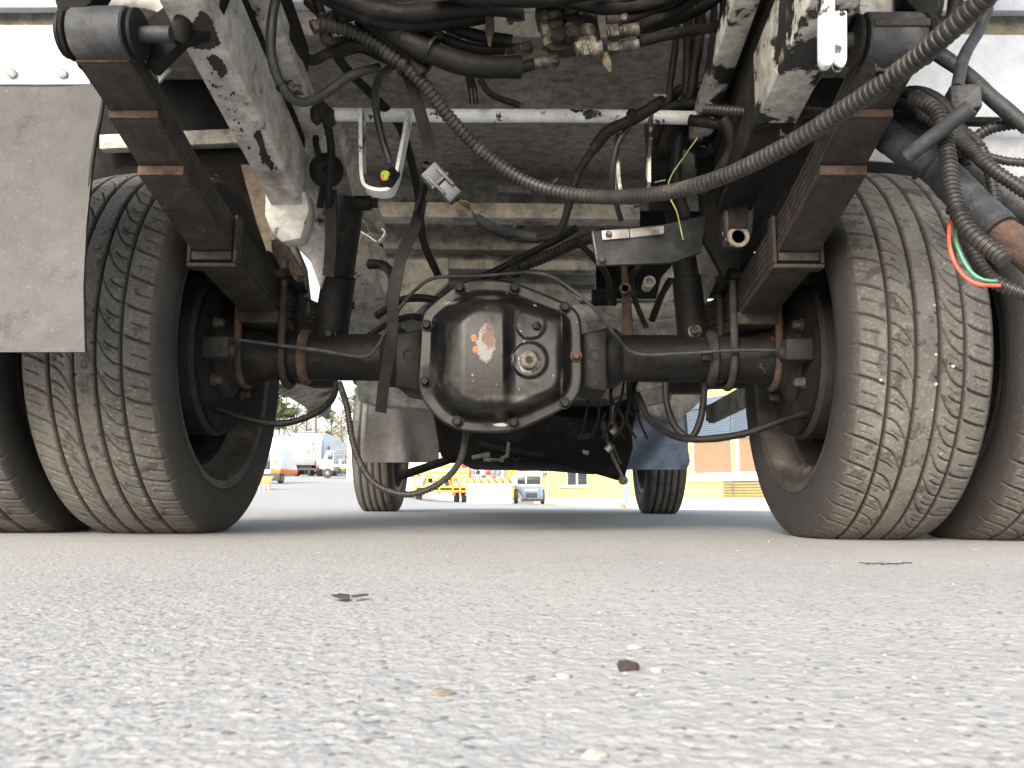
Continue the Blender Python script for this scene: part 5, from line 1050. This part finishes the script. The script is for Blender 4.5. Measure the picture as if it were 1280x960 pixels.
# openings: small white window, then the row of blinds
ops = [(bxat(706), bxat(733), .95, 3.0), (bxat(861), bxat(912), 1.33, 2.75), (bxat(917), bxat(968), 1.33, 2.75), (bxat(973), bxat(1022), 1.33, 2.75)]
xs = 0
for (a0, a1, z0, z1) in ops:
    bx_('wall', YW, xs, a0, .2, HB); bx_('wall', YW, a0, a1, .2, z0); bx_('wall', YW, a0, a1, z1, HB); xs = a1
bx_('wall', YW, xs, Lb + 14, .2, HB); bx_('plinth', PL, -.05, Lb + 14, -.2, .42, -.07, -.005)
bx_('kerb', PL, bxat(850), Lb + 14, -.3, .22, -.6, -.08, .01)
for k, (a0, a1, z0, z1) in enumerate(ops):
    wn = bx_('window_frame', WF, a0, a0 + .07, z0, z1, .05, .14); 
    for q in ((a1 - .07, a1, z0, z1), (a0 + .07, a1 - .07, z0, z0 + .07), (a0 + .07, a1 - .07, z1 - .07, z1)): bx_('window_frame', WF, *q, .05, .14)
    if k == 0: bx_('window_frame', WF, (a0 + a1) / 2 - .04, (a0 + a1) / 2 + .04, z0 + .07, z1 - .07, .05, .14)
    bx_('pane', MG if k == 0 else mat('window_glass', grit=0, c1=(.45, .5, .55), c2=None, rough=.05), a0 + .07, a1 - .07, z0 + .07, z1 - .07, .10, .115) if k == 0 else bx_('blind', BL, a0 + .07, a1 - .07, z0 + .07, z1 - .07, .12, .16)
    bx_('window_sill', WF, a0 - (.35 if k == 0 else .05), a1 + .05, z0 - (.08 if k == 0 else .26), z0 - .002, -.12, .06, .01)
# roller shutters in slats, above the blinds
for (a0, a1, z0, z1) in ops[1:]:
    bx_('shutter_box', SH, a0 - .06, a1 + .06, 3.9, 4.3, -.16, -.002, .01)
    for j in range(14): bx_('shutter_slat', SH, a0 - .06, a1 + .06, 2.78 + j * .08, 2.852 + j * .08, -.10, -.002, .012)
g0, g1 = bxat(902), bxat(960)
VS = mat('brown_vent_slat', grit=0, c1=(.22, .17, .11), c2=(.16, .13, .09), rough=.6)
for j in range(6): bx_('vent_slat', VS, g0, g1, .50 + j * .105, .555 + j * .105, -.06, -.004, .004)
bx_('vent_post', VS, g0 + .45, g0 + .52, .48, 1.12, -.08, -.062)
o = bx_('roof', PL, -.3, Lb + 14.4, HB, HB + .25, -.4, 8); bx_('side_wall', YW, -.28, -.002, .2, HB, .0, 8)
bx_('downpipe', mat('blue_downpipe', grit=0, c1=(.25, .33, .5)), bxat(782), bxat(786), .2, HB, -.14, -.03, .01)
r = gp(779, 33); tag(MB().lathe((r.x, r.y, r.z), (0, 0, 1), [(0, .16), (.03, .16), (.04, .09), (.12, .07), (.22, .03)], 16).build('traffic_cone', MO), 'small orange cone by the wall left of the right front wheel', 'cone')
# white wall and bay left of the yellow building
r = empty('workshop_building', gp(560, 48), None, 0, 'white workshop building with an open bay behind the yellow trailer', 'building')
lp(r, 'wall', mat('white_render', grit=0, c1=(.74, .74, .70), c2=None, rough=.9), (-1, .3, 2.3), (9.5, .3, 5), .01); lp(r, 'bay_opening', mat('dim_bay_interior', grit=0, c1=(.2, .19, .17)), (3.2, .1, 1.6), (2.6, .12, 3), .01)
lp(r, 'bay_post', MY, (3.6, -.02, 1.6), (.5, .12, 3), .01); lp(r, 'sign_band', mat('yellow_band', grit=0, c1=(.7, .6, .2)), (-3.4, .1, 1.6), (2.2, .1, .2), .01)

# trees beyond the yard
MBK = mat('pale_bark', grit=0, c1=(.26, .21, .16), c2=(.16, .12, .09), rough=.9, ns=2); MLF = mat('pine_needles', grit=0, c1=(.085, .115, .045), c2=(.05, .075, .03), rough=.8, ns=1.2); MTW = mat('bare_twigs', grit=0, c1=(.20, .16, .12), c2=(.14, .11, .08), rough=.9)
MLL = mat('young_spruce_needles', grit=0, c1=(.12, .16, .05), c2=(.08, .11, .03), rough=.8, ns=1.2)
def leaves(rr, n, centers, size):
    vs, fs = [], []
    for k in range(n):
        c, rad = centers[rr.randrange(len(centers))]
        p = c + Vector((rr.gauss(0, rad), rr.gauss(0, rad), rr.gauss(0, rad * .6))); s = size * rr.uniform(.5, 1.3)
        a = Vector((rr.uniform(-1, 1), rr.uniform(-1, 1), rr.uniform(-1, 1))).normalized(); b3 = a.orthogonal().normalized()
        i = len(vs); vs += [p + a * s, p - a * s * .6 + b3 * s * .5, p - a * s * .5 - b3 * s * .5]; fs.append((i, i + 1, i + 2))
    return vs, fs
def tree(px, Y_, h, kind, label, seed):
    rr = random.Random(seed); r = empty({'pine': 'pine_tree', 'bare': 'bare_tree', 'spruce': 'spruce_tree'}[kind], gp(px, Y_), None, rr.random() * 6, label, 'tree', 'trees beyond the yard')
    b = MB(); tr = .012 * h + .06; lean = Vector((rr.uniform(-.3, .3), rr.uniform(-.3, .3), 0))
    path = [Vector((0, 0, -.2)) + lean * (t / 5) ** 1.5 + Vector((0, 0, h * t / 5)) for t in range(6)]
    b.sweep(path, [tr * (1 - .17 * t) for t in range(6)], 8)
    cen = []; tw = MB()
    nb = 26 if kind == 'bare' else 16
    for k in range(nb):
        f = rr.uniform(.35 if kind == 'bare' else .55, .98) if kind != 'spruce' else rr.uniform(.08, .98)
        p = path[0].lerp(path[-1], f); a = rr.random() * 6.28; ln = h * (.20 if kind == 'bare' else .14) * (1.25 - f) * rr.uniform(.6, 1.4) if kind != 'spruce' else h * .25 * (1.02 - f)
        q = p + Vector((math.cos(a), math.sin(a), .7 if kind == 'bare' else .15)) * ln; b.sweep([p, p.lerp(q, .5) + Vector((0, 0, -.05)), q], [tr * .28, tr * .2, .02], 5)
        cen += [(q, ln * .38), (p.lerp(q, .6), ln * .3)]
        if kind == 'bare':
            for j in range(7):
                s = p.lerp(q, rr.uniform(.3, 1)); e_ = s + Vector((rr.uniform(-1, 1), rr.uniform(-1, 1), rr.uniform(.2, 1.2))) * ln * .45; tw.sweep([s, e_], [.03, .012], 3)
    o = b.build('trunk', MBK, None); o.parent = r
    if kind == 'bare': o = tw.build('twigs', MTW, None, kind='stuff'); o.parent = r
    else:
        vs, fs = leaves(rr, 1500 if kind == 'pine' else 2200, cen, .28 if kind == 'pine' else .2)
        o = MB().add(vs, fs).build('crown', MLF if kind == 'pine' else MLL, None, smooth=0); o.parent = r
lab = {'pine': 'tall pine with a thin high crown', 'bare': 'bare leafless tree', 'spruce': 'light green young spruce'}
for k, (px, Y_, h, kd, extra) in enumerate(((346, 80, 9.5, 'pine', 'at the far left by the rear tyre'), (352, 92, 11, 'pine', 'second from the left, above the white box truck'), (366, 84, 8, 'bare', 'behind the box truck'), (380, 95, 9, 'bare', 'behind the refuse truck'),
        (393, 86, 10.5, 'pine', 'above the right side of the refuse truck'), (404, 78, 4.2, 'spruce', 'right of the refuse truck'), (412, 88, 7, 'bare', 'just right of the young spruce'), (424, 84, 7.5, 'bare', 'above the flatbed truck'), (433, 92, 8, 'bare', 'above the rack of the flatbed truck'),
        (441, 86, 8.5, 'bare', 'behind the hanging cable loop'), (338, 76, 7, 'spruce', 'half behind the rear tyre'), (450, 80, 9, 'pine', 'behind the left front wheel'))):
    tree(px, Y_, h, kd, lab[kd] + ' ' + extra, 40 + k)
rr = random.Random(3); b = MB()
for k in range(2600):
    px = rr.uniform(250, 560); Y_ = rr.uniform(74, 100); g = gp(px, Y_); hh = rr.uniform(.6, 2.6); b.sweep([g, g + Vector((rr.uniform(-.5, .5), rr.uniform(-.3, .3), hh))], [.035, .012], 3)
b.build('undergrowth', MTW, None, smooth=0, kind='stuff')
print('tris approx', sum(len(o.data.polygons) for o in bpy.data.objects if o.type == 'MESH'))
